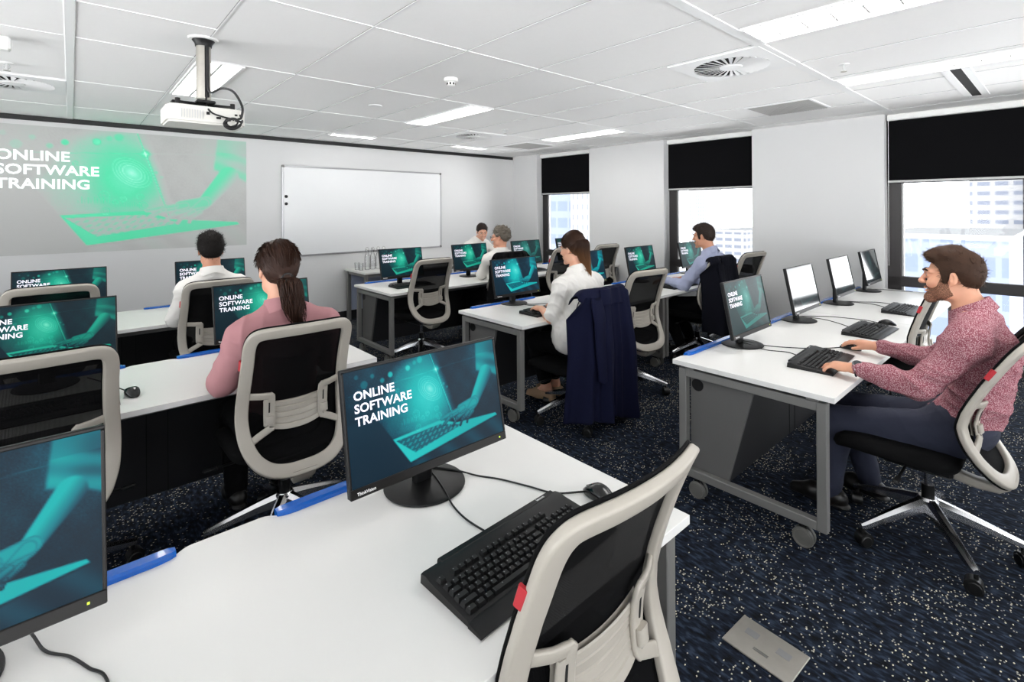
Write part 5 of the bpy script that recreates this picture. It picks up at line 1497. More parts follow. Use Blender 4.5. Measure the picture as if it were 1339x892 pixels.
def short_hair(HD, m, root, off=.012, quiff=0.02, n=900, length=.03, seed=1, comb=(0, -.6, .2), line=LINE_SHORT, rad=.0013, lift=.55):
    rng = random.Random(seed)
    def ex(F):
        if quiff:
            for x, y, z, r in ((-.035, .062, .098, .026), (0, .068, .104, .028), (.035, .060, .098, .026), (-.02, .035, .118, .032), (.025, .03, .118, .032), (0, -.01, .125, .035), (-.045, .0, .105, .03), (.045, .0, .105, .03)):
                HD.ell(F, (x, y, z - .012 + quiff * .3), (r, r * 1.1, r * .8), .02)
    o, co_, no = hair_base(HD, m, root, off, line, ex)
    b = MB(); roots = []; dirs = []
    cb = HD.B @ np.array(comb, float)
    for i in rng.sample(range(len(co_)), min(n, len(co_))):
        nn = no[i]; t = cb - nn * np.dot(cb, nn); j = np.array([rng.gauss(0, .3) for _ in range(3)])
        roots.append(co_[i] - nn * .003); dirs.append(nn * lift + t + j * .6)
    strands(b, roots, dirs, length, rad, .06, .10, rng)
    b.build('hair_strands', m, o, ang=80)
    return o
def tied_hair(HD, m, root, off, line, tie, tail, tail_r, n_tail=150, n_skull=700, seed=2, rad=.0016, wave=.006, band=True):
    """smooth hair combed to a tie, then a tail of strands along a path of world points"""
    rng = random.Random(seed); tw = HD.w(tie)
    def ex(F):
        F.cone(HD.w((0, tie[1] + .05, tie[2] + .02)), tw, .05 * HD.s, .022 * HD.s, .04)
    o, co_, no = hair_base(HD, m, root, off, line, ex)
    b = MB()
    for i in rng.sample(range(len(co_)), min(n_skull, len(co_))):
        q = V(co_[i]); nn = V(no[i]); path = [q - nn * .0005]; L = rng.uniform(.03, .075)
        for k in range(5):
            d = V(tw) - q; d = d - nn * d.dot(nn)
            if d.length < .012: break
            q = q + d.normalized() * (L / 5)
            # stay on the rounded head
            c = V(HD.w((0, -.018, .03))); r0 = (V(co_[i]) - c).length; dd = (q - c); q = c + dd.normalized() * (r0 * (.55) + dd.length * .45)
            path.append(q + nn * .0008)
        if len(path) > 2: b.tube(path, [rad * .7, rad, rad, rad, rad * .8, rad * .4][:len(path)], 3, caps=False)
    b.build('combed_strands', m, o, ang=80)
    P = cat_rom(tail, 8); L = len(P); t = MB()
    for s in range(n_tail):
        a = rng.uniform(0, 2 * PI); rr = math.sqrt(rng.random()); ph = rng.uniform(0, 6); end = rng.uniform(.72, 1.0); path = []; ra = []
        for i in range(0, L, 2):
            f = i / (L - 1)
            if f > end: break
            R = lerp(f, [0, .08, .3, .7, 1], tail_r); w = wave * f * math.sin(9 * f + ph)
            path.append(P[i] + V((math.cos(a) * rr * R + w, math.sin(a) * rr * R + w * .5, 0))); ra.append(rad * 1.9 * (1 - .75 * f / end))
        if len(path) > 2: t.tube(path, ra, 4, caps=False)
    t.build('ponytail', m, root, ang=80)
    if not band: return o
    k = MB(); d = (P[1] - P[0]).normalized(); e = d.orthogonal().normalized(); g = d.cross(e)
    k.tube([P[0] + d * .004 + (e * math.cos(x) + g * math.sin(x)) * tail_r[0] * 1.02 for x in np.linspace(0, 2 * PI, 18, endpoint=False)], .0045, 6, closed=True)
    k.build('hair_tie', M['cable'], root)
    return o
def glasses(HD, root, m):
    b = MB()
    for q in (-1, 1):
        b.tube([HD.w((q * .033 + .022 * math.cos(a), .1125 - .006 * abs(math.cos(a)) * (1 if math.cos(a) * q > 0 else 0), .006 + .018 * math.sin(a))) for a in np.linspace(0, 2 * PI, 18, endpoint=False)], .0017 * HD.s, 6, closed=True)
        b.tube([HD.w((q * .055, .106, .010)), HD.w((q * .076, .06, .012)), HD.w((q * .080, -.005, .012)), HD.w((q * .078, -.02, -.008))], .0015 * HD.s, 6)
    b.tube([HD.w((-.011, .1135, .010)), HD.w((0, .116, .013)), HD.w((.011, .1135, .010))], .0016 * HD.s, 6)
    g = b.build('glasses', m, root)
def settle(root):
    bpy.context.view_layer.update(); inv = root.matrix_world.inverted()
    for c in root.children: c.matrix_parent_inverse = inv
def seated(x, y, z=.56, **kw):
    J = dict(pelvis=(x, y, z), waist=(x, y - .03, z + .175), chest=(x, y - .04, z + .36), neck=(x, y - .02, z + .535), head=(x, y + .035, z + .705),
             shL=(x - .18, y - .03, z + .445), shR=(x + .18, y - .03, z + .445), hipL=(x - .088, y + .02, z - .012), hipR=(x + .088, y + .02, z - .012),
             knL=(x - .11, y + .45, z - .055), knR=(x + .11, y + .45, z - .055), anL=(x - .11, y + .42, .095), anR=(x + .11, y + .42, .095),
             toeL=(x - .12, y + .56, .035), toeR=(x + .12, y + .56, .035),
             elL=(x - .24, y + .04, z + .20), elR=(x + .24, y + .04, z + .20), wrL=(x - .17, y + .30, z + .215), wrR=(x + .17, y + .30, z + .215))
    J.update(kw); return J
HF = dict(f=(0.1, 1, -.08)); 

# 1 --- person in the red checked shirt (closest, in profile)
J = seated(3.03, .345, .55, pelvis=(3.03, .335, .55), waist=(3.03, .272, .72), chest=(3.03, .262, .895), neck=(3.03, .290, 1.075), head=(3.03, .362, 1.235),
           shL=(2.845, .285, .995), shR=(3.215, .275, 1.0), elL=(2.80, .445, .765), elR=(3.33, .46, .765), wrL=(2.815, .690, .785), wrR=(3.345, .715, .785),
           knL=(2.905, .80, .475), knR=(3.16, .80, .48), anL=(2.945, .835, .10), anR=(3.19, .72, .10), toeL=(2.945, .985, .035), toeR=(3.20, .86, .035))
r, HD, JJ, T, body = person('person', 'seated person in a red checked shirt typing, leaning back in a pale chair', J, dict(skin=M['skin'], shirt=M['shirt_check'], legs=M['trousers_navy'], shoe=M['shoe']),
    dict(h=.0036, hshirt=.0045, face=(-.02, 1, -.03), smile=1.0, fold=.014, ffreq=17, seed=4, sleeve=.90,
         handL=dict(f=(.30, 1, -.10), curl=(.55, .6, .65, .7), spread=.22), handR=dict(f=(.38, 1, -.02), d=(0, .05, -1), curl=(.42, .38, .45, .5), spread=.2)))
short_hair(HD, M['hair_brown'], r, .0085, .030, 1600, .020, 5, comb=(.05, .55, .15), rad=.0013, lift=.16)
F = Field(HD.c - .2, HD.c + .2, .0032); HD.skull(F, .0022)
HD.ell(F, (0, .080, -.100), (.024, .021, .020), .02); HD.ell(F, (0, .0925, -.048), (.024, .010, .0055), .006)
X, Y, Z = F.pts(); P = np.stack([X - HD.c[0], Y - HD.c[1], Z - HD.c[2]], -1) @ HD.B.astype(np.float32); ly, lz = P[..., 1], P[..., 2]
top = np.interp(ly, [-.03, .0, .018, .034, .05, .066, .082, .095, .13], [-.09, -.06, .03, .0, -.040, -.050, -.047, -.044, -.044])
F.d = np.maximum(F.d, (lz - top) * .16); low = np.interp(ly, [-.03, .0, .03, .06, .13], [-.07, -.085, -.105, -.13, -.14]); F.d = np.maximum(F.d, (low - lz) * .2)
mouth = np.sqrt((P[..., 0] / .030) ** 2 + ((ly - .098) / .03) ** 2 + ((lz + .0605) / .0085) ** 2) - 1; F.d = np.maximum(F.d, -mouth * .008).astype(np.float32)
bd = F.build('beard', M['beard'], r, 1)
me = bd.data; n = len(me.vertices); co_ = np.zeros(n * 3, np.float32); me.vertices.foreach_get('co', co_); co_ = co_.reshape(-1, 3); no = np.zeros(n * 3, np.float32); me.vertices.foreach_get('normal', no); no = no.reshape(-1, 3)
b = MB(); rng = random.Random(3); ids = rng.sample(range(n), min(900, n)); strands(b, [co_[i] - no[i] * .001 for i in ids], [no[i] * .45 + np.array((0, .2, -.9)) for i in ids], .005, .0005, .1, .15, rng, 2)
b.build('beard_strands', M['beard_hair'], bd)
HD.eyes(r, (-.1, 1, -.12)); HD.brows(r, M['hair_brown'], .0046)
b = MB(); b.tube([HD.w((x, .0965 - abs(x) * .35, -.0585 + abs(x) * .12)) for x in (-.020, -.01, 0, .01, .020)], [(.0012, .003), (.003, .003), (.0035, .003), (.003, .003), (.0012, .003)], 8); b.build('teeth', M['teeth'], r)
wv = nrm(JJ['wrL'] - JJ['elL']); wp = JJ['wrL'] - wv * .012; up = nrm(np.array((-.55, -.1, 1)) - wv * np.dot((-.55, -.1, 1), wv)); sd = np.cross(wv, up)
b = MB(); b.tube([wp + (up * math.cos(a) * .0285 + sd * math.sin(a) * .032) for a in np.linspace(0, 2 * PI, 28, endpoint=False)], [(.009, .003)] * 28, 8, closed=True); wb_ = b.build('wrist_watch', M['watch_metal'], r)
b = MB(); q = len(b.v); b.lathe([(0, 0), (.019, 0), (.021, .003), (.021, .008), (.018, .0105), (0, .0105)], n=28); b.xf(Matrix.Translation(V(wp + up * .0275)) @ Matrix((V(wv), V(sd), V(up))).transposed().to_4x4()); b.build('watch_case', M['watch_metal'], wb_)
b = MB(); b.lathe([(0, 0), (.0165, 0), (.0165, .0008), (0, .0008)], n=28); b.xf(Matrix.Translation(V(wp + up * .0382)) @ Matrix((V(wv), V(sd), V(up))).transposed().to_4x4()); b.build('watch_dial', M['watch_face'], wb_)
settle(r)

# 2 --- person in the pink shirt, seen from behind
J = seated(.755, 2.50, .56, pelvis=(.755, 2.53, .56), waist=(.755, 2.512, .74), chest=(.755, 2.495, .915), neck=(.745, 2.47, 1.095), head=(.738, 2.515, 1.275),
           shL=(.575, 2.455, .99), shR=(.935, 2.455, .995), elL=(.505, 2.50, .80), elR=(1.005, 2.52, .80), wrL=(.56, 2.755, .785), wrR=(.965, 2.765, .785))
r, HD, JJ, T, body = person('person', 'seated person in a pink shirt with a brown ponytail, seen from behind', J, dict(skin=M['skin2'], shirt=M['shirt_pink'], legs=M['trousers_black'], shoe=M['shoe']),
    dict(h=.006, face=(0, 1, -.12), hs=1.04, fem=False, fold=.010, ffreq=16, seed=7, sleeve=.86, handL=HF, handR=dict(f=(-.1, 1, -.08))))
tw = HD.w((0, -.118, -.038))
tied_hair(HD, M['hair_pony'], r, .013, LINE_BACK, (0, -.112, -.036), [tw, tw + np.array((.004, -.030, -.012)), tw + np.array((.010, -.046, -.07)), tw + np.array((.024, -.048, -.15)), tw + np.array((.046, -.045, -.235))], [.022, .034, .050, .046, .014], 420, 900, 11, wave=.016)
HD.eyes(r)
b = MB(); q = HD.w((.083, .005, -.045)); b.tube([q + np.array((.004 * math.sin(a), .016 * math.sin(a), .018 * math.cos(a) - .018)) for a in np.linspace(0, 2 * PI, 20, endpoint=False)], .0012, 6, closed=True); b.build('hoop_earring', M['steel'], r)
settle(r)

# 3 --- person in the white shirt before the slide
J = seated(.79, 4.33, .56, waist=(.79, 4.325, .74), chest=(.785, 4.265, .915), neck=(.782, 4.225, 1.09), head=(.78, 4.265, 1.262), shL=(.622, 4.215, .985), shR=(.945, 4.215, .99), elL=(.565, 4.28, .785), elR=(1.02, 4.30, .79), wrL=(.63, 4.58, .785), wrR=(.95, 4.58, .785))
r, HD, JJ, T, body = person('person', 'seated person in a white shirt facing the projected slide, seen from behind', J, dict(skin=M['skin3'], shirt=M['shirt_white'], legs=M['trousers_black'], shoe=M['shoe']),
    dict(h=.007, face=(.05, 1, -.08), fold=.010, ffreq=17, seed=9, handL=HF, handR=dict(f=(-.1, 1, -.08))))
short_hair(HD, M['hair_dark'], r, .016, .03, 700, .022, 15, comb=(.1, -.4, .2), rad=.0018, line=([-.13, -.09, -.06, -.035, -.018, -.004, .012, .026, .038, .060, .078, .12], [-.078, -.074, -.06, -.02, .030, .022, -.026, -.024, .040, .066, .074, .080]))
HD.eyes(r); settle(r)

# 4 --- long-haired person in white, coat on the chair
J = seated(2.87, 2.46, .56, pelvis=(2.87, 2.46, .56), waist=(2.87, 2.455, .735), chest=(2.875, 2.47, .905), neck=(2.885, 2.50, 1.075), head=(2.895, 2.555, 1.245),
           shL=(2.715, 2.50, .975), shR=(3.045, 2.47, .985), elL=(2.66, 2.56, .745), elR=(3.09, 2.58, .76), wrL=(2.745, 2.745, .780), wrR=(2.995, 2.765, .782),
           knL=(2.80, 2.86, .50), knR=(2.98, 2.88, .51), anL=(2.85, 2.80, .13), anR=(2.99, 2.84, .12), toeL=(2.82, 2.94, .045), toeR=(2.97, 2.98, .04))
r, HD, JJ, T, body = person('person', 'seated person in a loose white blouse with long brown ponytail, typing', J, dict(skin=M['skin2'], shirt=M['shirt_white'], legs=M['trousers_black'], shoe=M['shoe_tan']),
    dict(h=.005, face=(-.10, 1, -.14), fem=True, low_shoe=True, hs=.97, fold=.010, seed=12, sleeve=-.90, untucked=-.06, leg_len=.80, gap=.3,
         handL=dict(f=(.28, 1, -.05), curl=(.6, .65, .7, .7), spread=.2), handR=dict(f=(-.25, 1, -.05), curl=(.6, .65, .7, .7))))
def ombre():
    m = M['hair_long']; nt = m.node_tree; p = next(n for n in nt.nodes if n.type == 'BSDF_PRINCIPLED'); src = p.inputs['Base Color'].links[0].from_socket
    tc = N(nt, 'ShaderNodeTexCoord'); s = N(nt, 'ShaderNodeSeparateXYZ'); nt.links.new(tc.outputs['Object'], s.inputs['Vector'])
    mr = N(nt, 'ShaderNodeMapRange'); mr.inputs['From Min'].default_value = 1.28; mr.inputs['From Max'].default_value = 1.0; nt.links.new(s.outputs['Z'], mr.inputs['Value'])
    mx = N(nt, 'ShaderNodeMix', data_type='RGBA'); mx.inputs['B'].default_value = srgb(150, 104, 66); nt.links.new(src, mx.inputs['A']); nt.links.new(mr.outputs['Result'], mx.inputs['Factor']); nt.links.new(mx.outputs['Result'], p.inputs['Base Color'])
ombre()
tw = HD.w((0.0, -.075, .078))
tied_hair(HD, M['hair_long'], r, .015, LINE_BACK, (0, -.078, .072), [tw, tw + np.array((.0, -.022, -.03)), tw + np.array((.004, -.034, -.10)), tw + np.array((.018, -.052, -.20)), tw + np.array((.036, -.085, -.355))], [.040, .060, .064, .046, .012], 560, 900, 21, wave=.004, band=False)
HD.eyes(r); HD.brows(r, M['hair_pony']); glasses(HD, r, M['steel']); settle(r)

# 5 --- person in the pale blue shirt
J = seated(4.90, 2.46, .56, chest=(4.90, 2.43, .915), neck=(4.90, 2.455, 1.095), head=(4.90, 2.525, 1.262), shL=(4.71, 2.44, 1.0), shR=(5.09, 2.43, 1.0), elL=(4.67, 2.62, .775), elR=(5.15, 2.6, .775), wrL=(4.74, 2.86, .785), wrR=(5.02, 2.84, .785),
           anL=(4.80, 2.72, .10), anR=(5.0, 2.70, .10), toeL=(4.79, 2.86, .035), toeR=(5.0, 2.84, .035))
r, HD, JJ, T, body = person('person', 'seated person in a pale blue shirt and black trousers before the middle window', J, dict(skin=M['skin3'], shirt=M['shirt_blue'], legs=M['trousers_black'], shoe=M['shoe']),
    dict(h=.006, face=(-.08, 1, -.10), fold=.009, seed=16, belly=.015, handL=HF, handR=dict(f=(-.1, 1, -.08))))
short_hair(HD, M['hair_ash'], r, .010, .012, 700, .016, 25, comb=(.0, .2, .1), rad=.0016)
HD.eyes(r); HD.brows(r, M['hair_ash']); settle(r)

# 6 --- grey-haired person in white
J = seated(3.76, 4.48, .55, waist=(3.77, 4.49, .725), chest=(3.775, 4.47, .895), neck=(3.785, 4.455, 1.06), head=(3.785, 4.465, 1.225), shL=(3.61, 4.47, .97), shR=(3.93, 4.42, .97), elL=(3.62, 4.62, .79), elR=(4.0, 4.55, .77), wrL=(3.80, 4.82, .785), wrR=(4.0, 4.76, .785))
r, HD, JJ, T, body = person('person', 'seated person with curly grey hair and glasses in a white shirt, reaching for a mouse', J, dict(skin=M['skin'], shirt=M['shirt_white'], legs=M['trousers_black'], shoe=M['shoe']),
    dict(h=.0055, face=(-.55, .85, -.10), fem=True, seed=18, handL=dict(f=(.15, 1, -.05)), handR=dict(f=(-.1, 1, -.08))))
rng = random.Random(8)
def curls(F):
    for i in range(70):
        a = rng.uniform(0, 2 * PI); e = rng.uniform(-.35, 1.3); p = (math.cos(a) * math.cos(e) * .082, -.022 + math.sin(a) * math.cos(e) * .095, .045 + math.sin(e) * .09)
        if p[1] > .035 and p[2] < .085: continue
        HD.ell(F, p, (.020, .020, .016), .006)
    for i in range(24):
        a = rng.uniform(0, 2 * PI); HD.ell(F, (.035 * math.cos(a), -.112 + .012 * rng.random(), .03 + .04 * math.sin(a)), (.022, .020, .018), .006)
o, co_, no = hair_base(HD, M['hair_grey'], r, .012, LINE_BACK, curls, smooth=1)
b = MB(); ids = rng.sample(range(len(co_)), 420); strands(b, [co_[i] - no[i] * .002 for i in ids], [no[i] * .7 + np.array([rng.gauss(0, .6) for _ in range(3)]) for i in ids], .026, .0014, .05, .5, rng, 5); b.build('hair_strands', M['hair_grey'], o)
HD.eyes(r); glasses(HD, r, M['black_plastic']); settle(r)

# 7 --- standing person leaning over the far desk
x, y = 4.58, 6.05
J = dict(pelvis=(x, y, .70), waist=(x, y - .03, .86), chest=(x + .01, y - .08, .99), neck=(x + .02, y - .13, 1.10), head=(x + .02, y - .20, 1.215), shL=(x + .17, y - .10, 1.01), shR=(x - .15, y - .10, 1.01), hipL=(x + .085, y, .69), hipR=(x - .085, y, .69),
         knL=(x + .1, y - .22, .42), knR=(x - .1, y - .22, .42), anL=(x + .1, y - .02, .09), anR=(x - .1, y - .02, .09), toeL=(x + .11, y - .15, .035), toeR=(x - .11, y - .15, .035), elL=(x + .22, y - .40, .86), elR=(x - .21, y - .42, .86), wrL=(x + .10, y - .66, .80), wrR=(x - .14, y - .68, .80))
r, HD, JJ, T, body = person('person', 'smiling person in white leaning over the far desk towards the grey-haired person', J, dict(skin=M['skin2'], shirt=M['shirt_white'], legs=M['trousers_black'], shoe=M['shoe']),
    dict(h=.00457, face=(-.42, -.85, -.30), fem=True, smile=1.0, seed=22, handL=dict(f=(0, -1, -.15)), handR=dict(f=(0, -1, -.15))))
tw = HD.w((0, -.115, .02))
tied_hair(HD, M['hair_ash'], r, .011, LINE_BACK, (0, -.11, .02), [tw, tw + np.array((0, .03, .0)), tw + np.array((0, .05, -.04)), tw + np.array((0, .05, -.08))], [.018, .024, .026, .02, .008], 60, 300, 31)
HD.eyes(r); HD.brows(r, M['hair_ash'])
b = MB(); b.tube([HD.w((x_, .098 - abs(x_) * .35, -.0590 + abs(x_) * .12)) for x_ in (-.018, -.009, 0, .009, .018)], [(.0012, .003), (.003, .003), (.0035, .003), (.003, .003), (.0012, .003)], 8); b.build('teeth', M['teeth'], r)
settle(r)

# ---------------------------------------------------------------- coats hung over chair backs
def coat(name, label, cat, cx, cy, rz, m, z_low, wtop, wlow, wrap, sleeve=True, seed=1, ztop=1.045):
    r = thing(name, label, cat, (cx, cy, 0), rz)
    rng = np.random.RandomState(seed); ph = rng.rand(6) * 6
    def P(a, b, off=0.0):
        # a: -1..1 around the back, b: 0 (tucked over the top, front side) .. 1 (hem)
        zt = ztop - .010 * abs(a) ** 4 - .035 * max(0, (abs(a) - .8) / .2) ** 2
        if b < .12: s = b / .12; ang = PI * s; z = zt - .035 + .035 * math.sin(ang) - .05 * (1 - s) ** 2; dy = .05 * math.cos(ang); bb = 0.0
        else: bb = (b - .12) / .88; z = zt - .035 - (zt - .035 - z_low) * bb; dy = -.05
        w = wtop + (wlow - wtop) * bb ** .8
        if b < .12: w *= .84 + .16 * b / .12
        u = a * w; zc = max(min(z, 1.0), .70); base = back_pt(max(-.20, min(.20, u)), zc).y - .042
        base = min(base, -.315 - .04 * min(1, bb * 2.2)) if b >= .12 else base
        yy = base + (dy + .05) * (1.0 if b < .12 else 0) + wrap * (max(0, abs(a) - .74) / .26) * (.15 + 1.0 * min(1, bb * 6))
        amp = .008 + .040 * bb
        yy += -amp * (math.sin(7.5 * a + ph[0] + .8 * bb) + .55 * math.sin(15 * a + ph[1] + 1.5 * bb) + .25 * math.sin(31 * a + ph[5]))
        u += .012 * bb * math.sin(11 * a + ph[2])
        z += .025 * bb * math.sin(3 * a + ph[3]) + .008 * math.sin(15 * a + ph[4]) * bb
        return V((u, yy + off, z))
    b = MB(); b.grid(lambda i, j: P(i * 2 - 1, j), 72, 60)
    o = b.build('coat_body', m, r, ang=80); so = o.modifiers.new('thickness', 'SOLIDIFY'); so.thickness = .007; so.offset = 0
    if sleeve:
        for q in (-1,):
            s = MB(); R = []
            for t in np.linspace(0, 1, 16):
                z = ztop - .07 - (.56 * t) * min(1, (ztop - z_low) / .9); a = q * (.60 - .10 * t); bb = .12 + .88 * (ztop - .035 - z) / (ztop - .035 - z_low); c = P(a, min(.98, bb))
                w = lerp(t, [0, .1, .5, 1], [.045, .062, .056, .047]); R.append([tuple(c + V((w * math.cos(k), -.018 + .018 * math.sin(k) - .008 * math.sin(9 * t + ph[5]), .01 * math.cos(2 * k)))) for k in np.linspace(0, 2 * PI, 18, endpoint=False)])
            s.rings(R); s.build('coat_sleeve', m, r, ang=70)
    cl = MB(); R = []
    for a in np.linspace(-.42, .42, 16):
        c = P(a, .10); d = P(a, .20); R.append([tuple(c + V((0, -.006, .004))), tuple(c + V((0, -.016, .004))), tuple(d + V((0, -.020, -.006))), tuple(d + V((0, -.010, -.006)))])
    cl.rings(R); cl.build('coat_collar', m, r, ang=40)
    return r
coat('navy_coat', 'long navy coat draped over the chair of the person in the loose blouse', 'coat', 2.82, 2.46, 0.0, M['navy'], .10, .270, .335, .16, True, 3, 1.018)
coat('dark_jacket', 'dark jacket hung over the chair of the person in pale blue', 'jacket', 4.90, 2.60, 0.0, M['jacket'], .33, .260, .29, .14, True, 5, 1.09)
coat('black_jacket', 'black jacket covering the chair of the grey-haired person', 'jacket', 3.69, 4.42, 0.0, M['jacket_black'], .50, .255, .28, .12, False, 8, 1.095)
# ================================================================ PLACEMENT
# monitors (x, y of the stand), one per station
monitor(0.80, 1.30, 'largest monitor in view, cyan slide, in front of the long keyboard', ME_CYAN, first=True)
monitor(-0.215, 1.30, 'monitor cut by the left edge of the photo, at the near desk', ME_CYAN)
monitor(0.865, 3.25, 'monitor partly hidden by the shoulder of the person in pink', ME_GREEN)
monitor(-0.09, 3.25, 'green slide monitor behind the mesh chair at the left edge', ME_GREEN)
monitor(-0.055, 5.02, 'monitor under the projected slide, behind the leftmost pale chair', ME_GREEN)
monitor(0.92, 5.02, 'monitor in front of the person in the white shirt', ME_GREEN)
monitor(2.755, 4.98, 'monitor standing before the water bottles', ME_GREEN)
monitor(3.71, 4.98, 'monitor in front of the grey-haired person', ME_GREEN)
monitor(4.67, 4.98, 'pale reflecting monitor to the right of the grey-haired person', ME_DIM)
monitor(5.54, 4.98, 'monitor farthest away at the window nearest the front wall', ME_DIM)
monitor(2.925, 3.27, 'cyan slide monitor of the person in the loose blouse', ME_CYAN)
monitor(3.90, 3.27, 'monitor hidden behind the head of the person in the loose blouse', ME_CYAN)
monitor(4.84, 3.27, 'monitor against the white pillar left of the person in pale blue', ME_GREEN)
monitor(5.92, 3.25, 'bright monitor before the middle window, facing the person in pale blue', ME_DIM)
monitor(3.06, 1.33, 'tilted dim green monitor at the corner of the desk of the person in red check', ME_DIM)
monitor(4.02, 1.335, 'pale reflecting monitor, second along from the dim green one', ME_PALE)
monitor(4.97, 1.34, 'white reflecting monitor, third along from the dim green one', ME_PALE)
monitor(5.92, 1.345, 'last monitor of the row, nearest the widest window', ME_PALE)
# keyboards and mice
keyboard(0.815, 0.885, 'long black keyboard closest to the camera behind the empty pale chair', 0.05, first=True)
mouse(1.135, 0.905, 'black mouse with a red wheel beside the closest keyboard', 0.0, first=True)
keyboard(-0.075, 2.835, 'keyboard whose end shows beside the mesh chair at the left edge', 0.0)
mouse(0.205, 2.83, 'black mouse on the desk to the left of the person in pink', 0.15)
keyboard(3.03, 0.905, 'black keyboard under the left hand of the person in red check', 0.05)
mouse(3.42, 0.86, 'black mouse under the right hand of the person in red check', 0.0)
keyboard(3.99, 0.90, 'black keyboard with a mouse beside it, beyond the hands of the person in red check', -0.02)
keyboard(5.0, 0.90, 'black keyboard farthest along the window desk', 0.0)
keyboard(2.90, 2.83, 'black keyboard under the hands of the person in the loose blouse', 0.0)
keyboard(2.79, 4.80, 'black keyboard beside the empty chair near the bottles', 0.0)
keyboard(4.84, 2.80, 'black keyboard under the arms of the person in pale blue', 0.0)
keyboard(4.62, 4.80, 'black keyboard in front of the pale reflecting monitor', 0.0)
# cables
cable([(0.845, 1.36, DZ + .014), (0.835, 1.30, DZ + .013), (0.815, 1.22, DZ + .012), (0.799, 1.155), (0.790, 1.078), (0.799, 0.985)], 'black cable curving from the nearest monitor to the long keyboard')
cable([(0.855, 1.36, DZ + .014), (0.905, 1.29, DZ + .012), (0.945, 1.235), (0.985, 1.17), (1.022, 1.085), (1.055, 1.006), (1.122, 0.955)], 'black cable running from the nearest monitor to the red-wheeled mouse')
cable([(-0.12, 1.44), (-0.068, 1.367, DZ + .012), (-0.04, 1.294), (-0.005, 1.246), (0.022, 1.19), (0.045, 1.138), (0.05, 0.99)], 'black cable under the cut-off monitor at the left edge')
cable([(0.06, 3.27), (0.121, 3.12), (0.153, 3.02), (0.184, 2.924), (0.203, 2.88)], 'thin cable of the mouse left of the person in pink')
cable([(3.07, 1.38, DZ + .013), (3.055, 1.30, DZ + .012), (3.035, 1.19), (3.075, 1.09), (3.06, 1.04), (3.02, 0.985)], 'black cable from the dim green monitor to the typed-on keyboard')
cable([(3.09, 1.39, DZ + .013), (3.11, 1.31, DZ + .012), (3.133, 1.208), (3.23, 1.051), (3.33, 0.96), (3.41, 0.91)], 'black cable from the dim green monitor to the hand on the mouse')
cable([(4.10, 1.40), (4.177, 1.255), (4.12, 1.12), (4.0, 0.985)], 'black cable to the keyboard beyond the hands of the person in red check')
cable([(4.12, 1.41), (4.24, 1.30), (4.32, 1.20), (4.364, 1.01), (4.33, 0.915)], 'black cable to the mouse beyond the hands of the person in red check')
cable([(5.05, 1.41), (5.118, 1.24), (5.12, 1.111), (5.0, 0.985)], 'black cable to the keyboard farthest along the window desk')
cable([(5.06, 1.42), (5.17, 1.228), (5.26, 1.106), (5.22, 0.96)], 'loose black cable beside the white reflecting monitor')
cable([(6.0, 1.38), (6.10, 1.28), (6.12, 1.16), (6.16, 1.027)], 'loose black cable beside the last monitor of the row')
cable([(2.98, 3.33), (2.95, 3.12), (2.99, 3.04), (2.93, 2.91)], 'black cable to the keyboard of the person in the loose blouse')
cable([(3.0, 3.34), (2.99, 3.14), (3.11, 3.07), (3.16, 2.98), (3.2, 2.86)], 'black cable looping on the desk before the person in the loose blouse')
mouse(4.32, 0.865, 'black mouse beside the keyboard beyond the hands of the person in red check', 0.1)
mouse(3.19, 2.82, 'black mouse beside the right hand of the person in the loose blouse', 0.0)
# chairs
lower(chair(0.80, 0.808, 'empty pale-framed chair closest to the camera', 0.0, first=True), .018)
chair(0.765, 2.52, 'pale-framed chair in which the person in pink sits', 0.0)
chair(-0.10, 2.66, 'empty pale-framed mesh chair at the left edge before the green monitor', 0.02)
chair(0.80, 4.33, 'pale-framed chair in which the person in the white shirt sits', 0.02)
lower(chair(-0.09, 4.51, 'empty pale-framed chair farthest left, nearest the projected slide', 0.0), .03)
chair(2.745, 4.53, 'empty pale-framed chair turned to the desk with the bottles behind', 0.03)
chair(3.69, 4.42, 'chair with a black cover in which the grey-haired person sits', 0.0)
chair(4.77, 4.575, 'empty see-through mesh chair left of the long ponytail', 0.0)
chair(5.60, 4.52, 'empty pale-framed chair right of the long ponytail', -0.1)
lower(chair(2.83, 2.46, 'chair under the navy coat, used by the person in the loose blouse', 0.0), -.07)
chair(3.55, 2.53, 'empty pale-framed chair between the navy coat and the person in pale blue', -0.12)
chair(4.90, 2.60, 'chair under the dark jacket, used by the person in pale blue', 0.0)
chair(5.75, 2.60, 'empty pale-framed chair behind the shoulder of the person in pale blue', -0.15)
chair(2.98, 0.445, 'pale-framed chair in which the person in red check leans back', 0.0, None)
lower(chair(4.16, 0.808, 'empty pale-framed chair beyond the face of the person in red check', 0.0), .02)

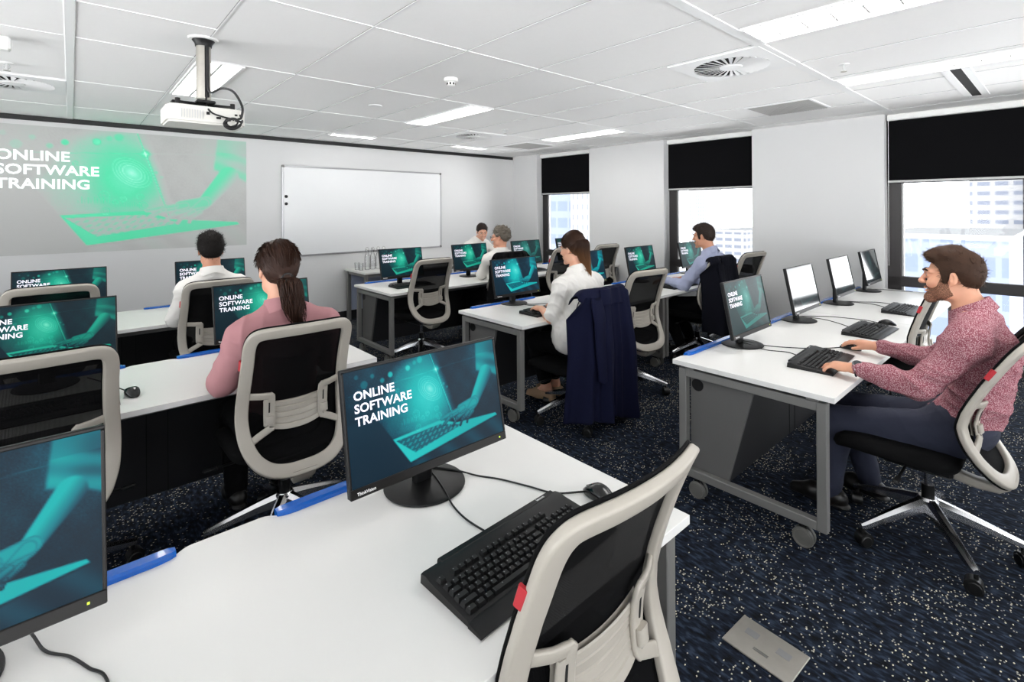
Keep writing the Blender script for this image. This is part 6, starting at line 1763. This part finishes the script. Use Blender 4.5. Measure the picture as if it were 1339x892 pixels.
# ================================================================ CAMERA AND LIGHT
cam = bpy.data.cameras.new('camera'); co = bpy.data.objects.new('camera', cam); C.objects.link(co)
yaw, roll = 0.726958, -0.0055821
cam.sensor_width = 36.0; cam.lens = 648.97 / 1339 * 36.0
cam.shift_y = -(446.0 - 273.31) / 1339.0
cam.clip_start = 0.02; cam.clip_end = 500
c_, s_ = math.cos(yaw), math.sin(yaw); cr, sr = math.cos(roll), math.sin(roll)
Mw = Matrix(((c_, -s_, 0), (0, 0, -1), (s_, c_, 0)))          # world -> (right, down, forward)
Rr = Matrix(((cr, -sr, 0), (sr, cr, 0), (0, 0, 1)))
Rc = Rr @ Mw
rot = Matrix((Rc[0], -Rc[1], -Rc[2])).transposed()
co.matrix_world = Matrix.Translation((0, 0, 1.56)) @ rot.to_4x4()
bpy.context.scene.camera = co

FILL_LOW, SKY_HIGH = 10.8, 3.0
w = bpy.data.worlds.new('world'); bpy.context.scene.world = w; w.use_nodes = True
nt = w.node_tree; nt.nodes.clear()
bg = nt.nodes.new('ShaderNodeBackground'); wo = nt.nodes.new('ShaderNodeOutputWorld')
tc = nt.nodes.new('ShaderNodeTexCoord'); sx = nt.nodes.new('ShaderNodeSeparateXYZ'); mr = nt.nodes.new('ShaderNodeMapRange')
nt.links.new(tc.outputs['Generated'], sx.inputs['Vector']); nt.links.new(sx.outputs['Z'], mr.inputs['Value'])
mr.inputs['From Min'].default_value = -0.06; mr.inputs['From Max'].default_value = 0.06
cr_ = nt.nodes.new('ShaderNodeMix'); cr_.data_type = 'RGBA'
cr_.inputs['A'].default_value = (FILL_LOW, FILL_LOW * .985, FILL_LOW * .965, 1); cr_.inputs['B'].default_value = (SKY_HIGH * .96, SKY_HIGH * .98, SKY_HIGH, 1)   # added glow below the horizon to lift the ceiling, sky above
nt.links.new(mr.outputs['Result'], cr_.inputs['Factor']); nt.links.new(cr_.outputs['Result'], bg.inputs['Color'])
bg.inputs['Strength'].default_value = 1.0
nt.links.new(bg.outputs['Background'], wo.inputs['Surface'])
sc = bpy.context.scene
sc.view_settings.view_transform = 'Standard'; sc.view_settings.look = 'None'; sc.view_settings.gamma = 1; sc.view_settings.exposure = 0.0
sc.view_settings.use_curve_mapping = False
sc.cycles.max_bounces = 8; sc.cycles.diffuse_bounces = 5; sc.cycles.glossy_bounces = 4; sc.cycles.transparent_max_bounces = 12
sc.cycles.caustics_reflective = False; sc.cycles.caustics_refractive = False
sc.cycles.use_denoising = True
sc.cycles.sample_clamp_indirect = 6
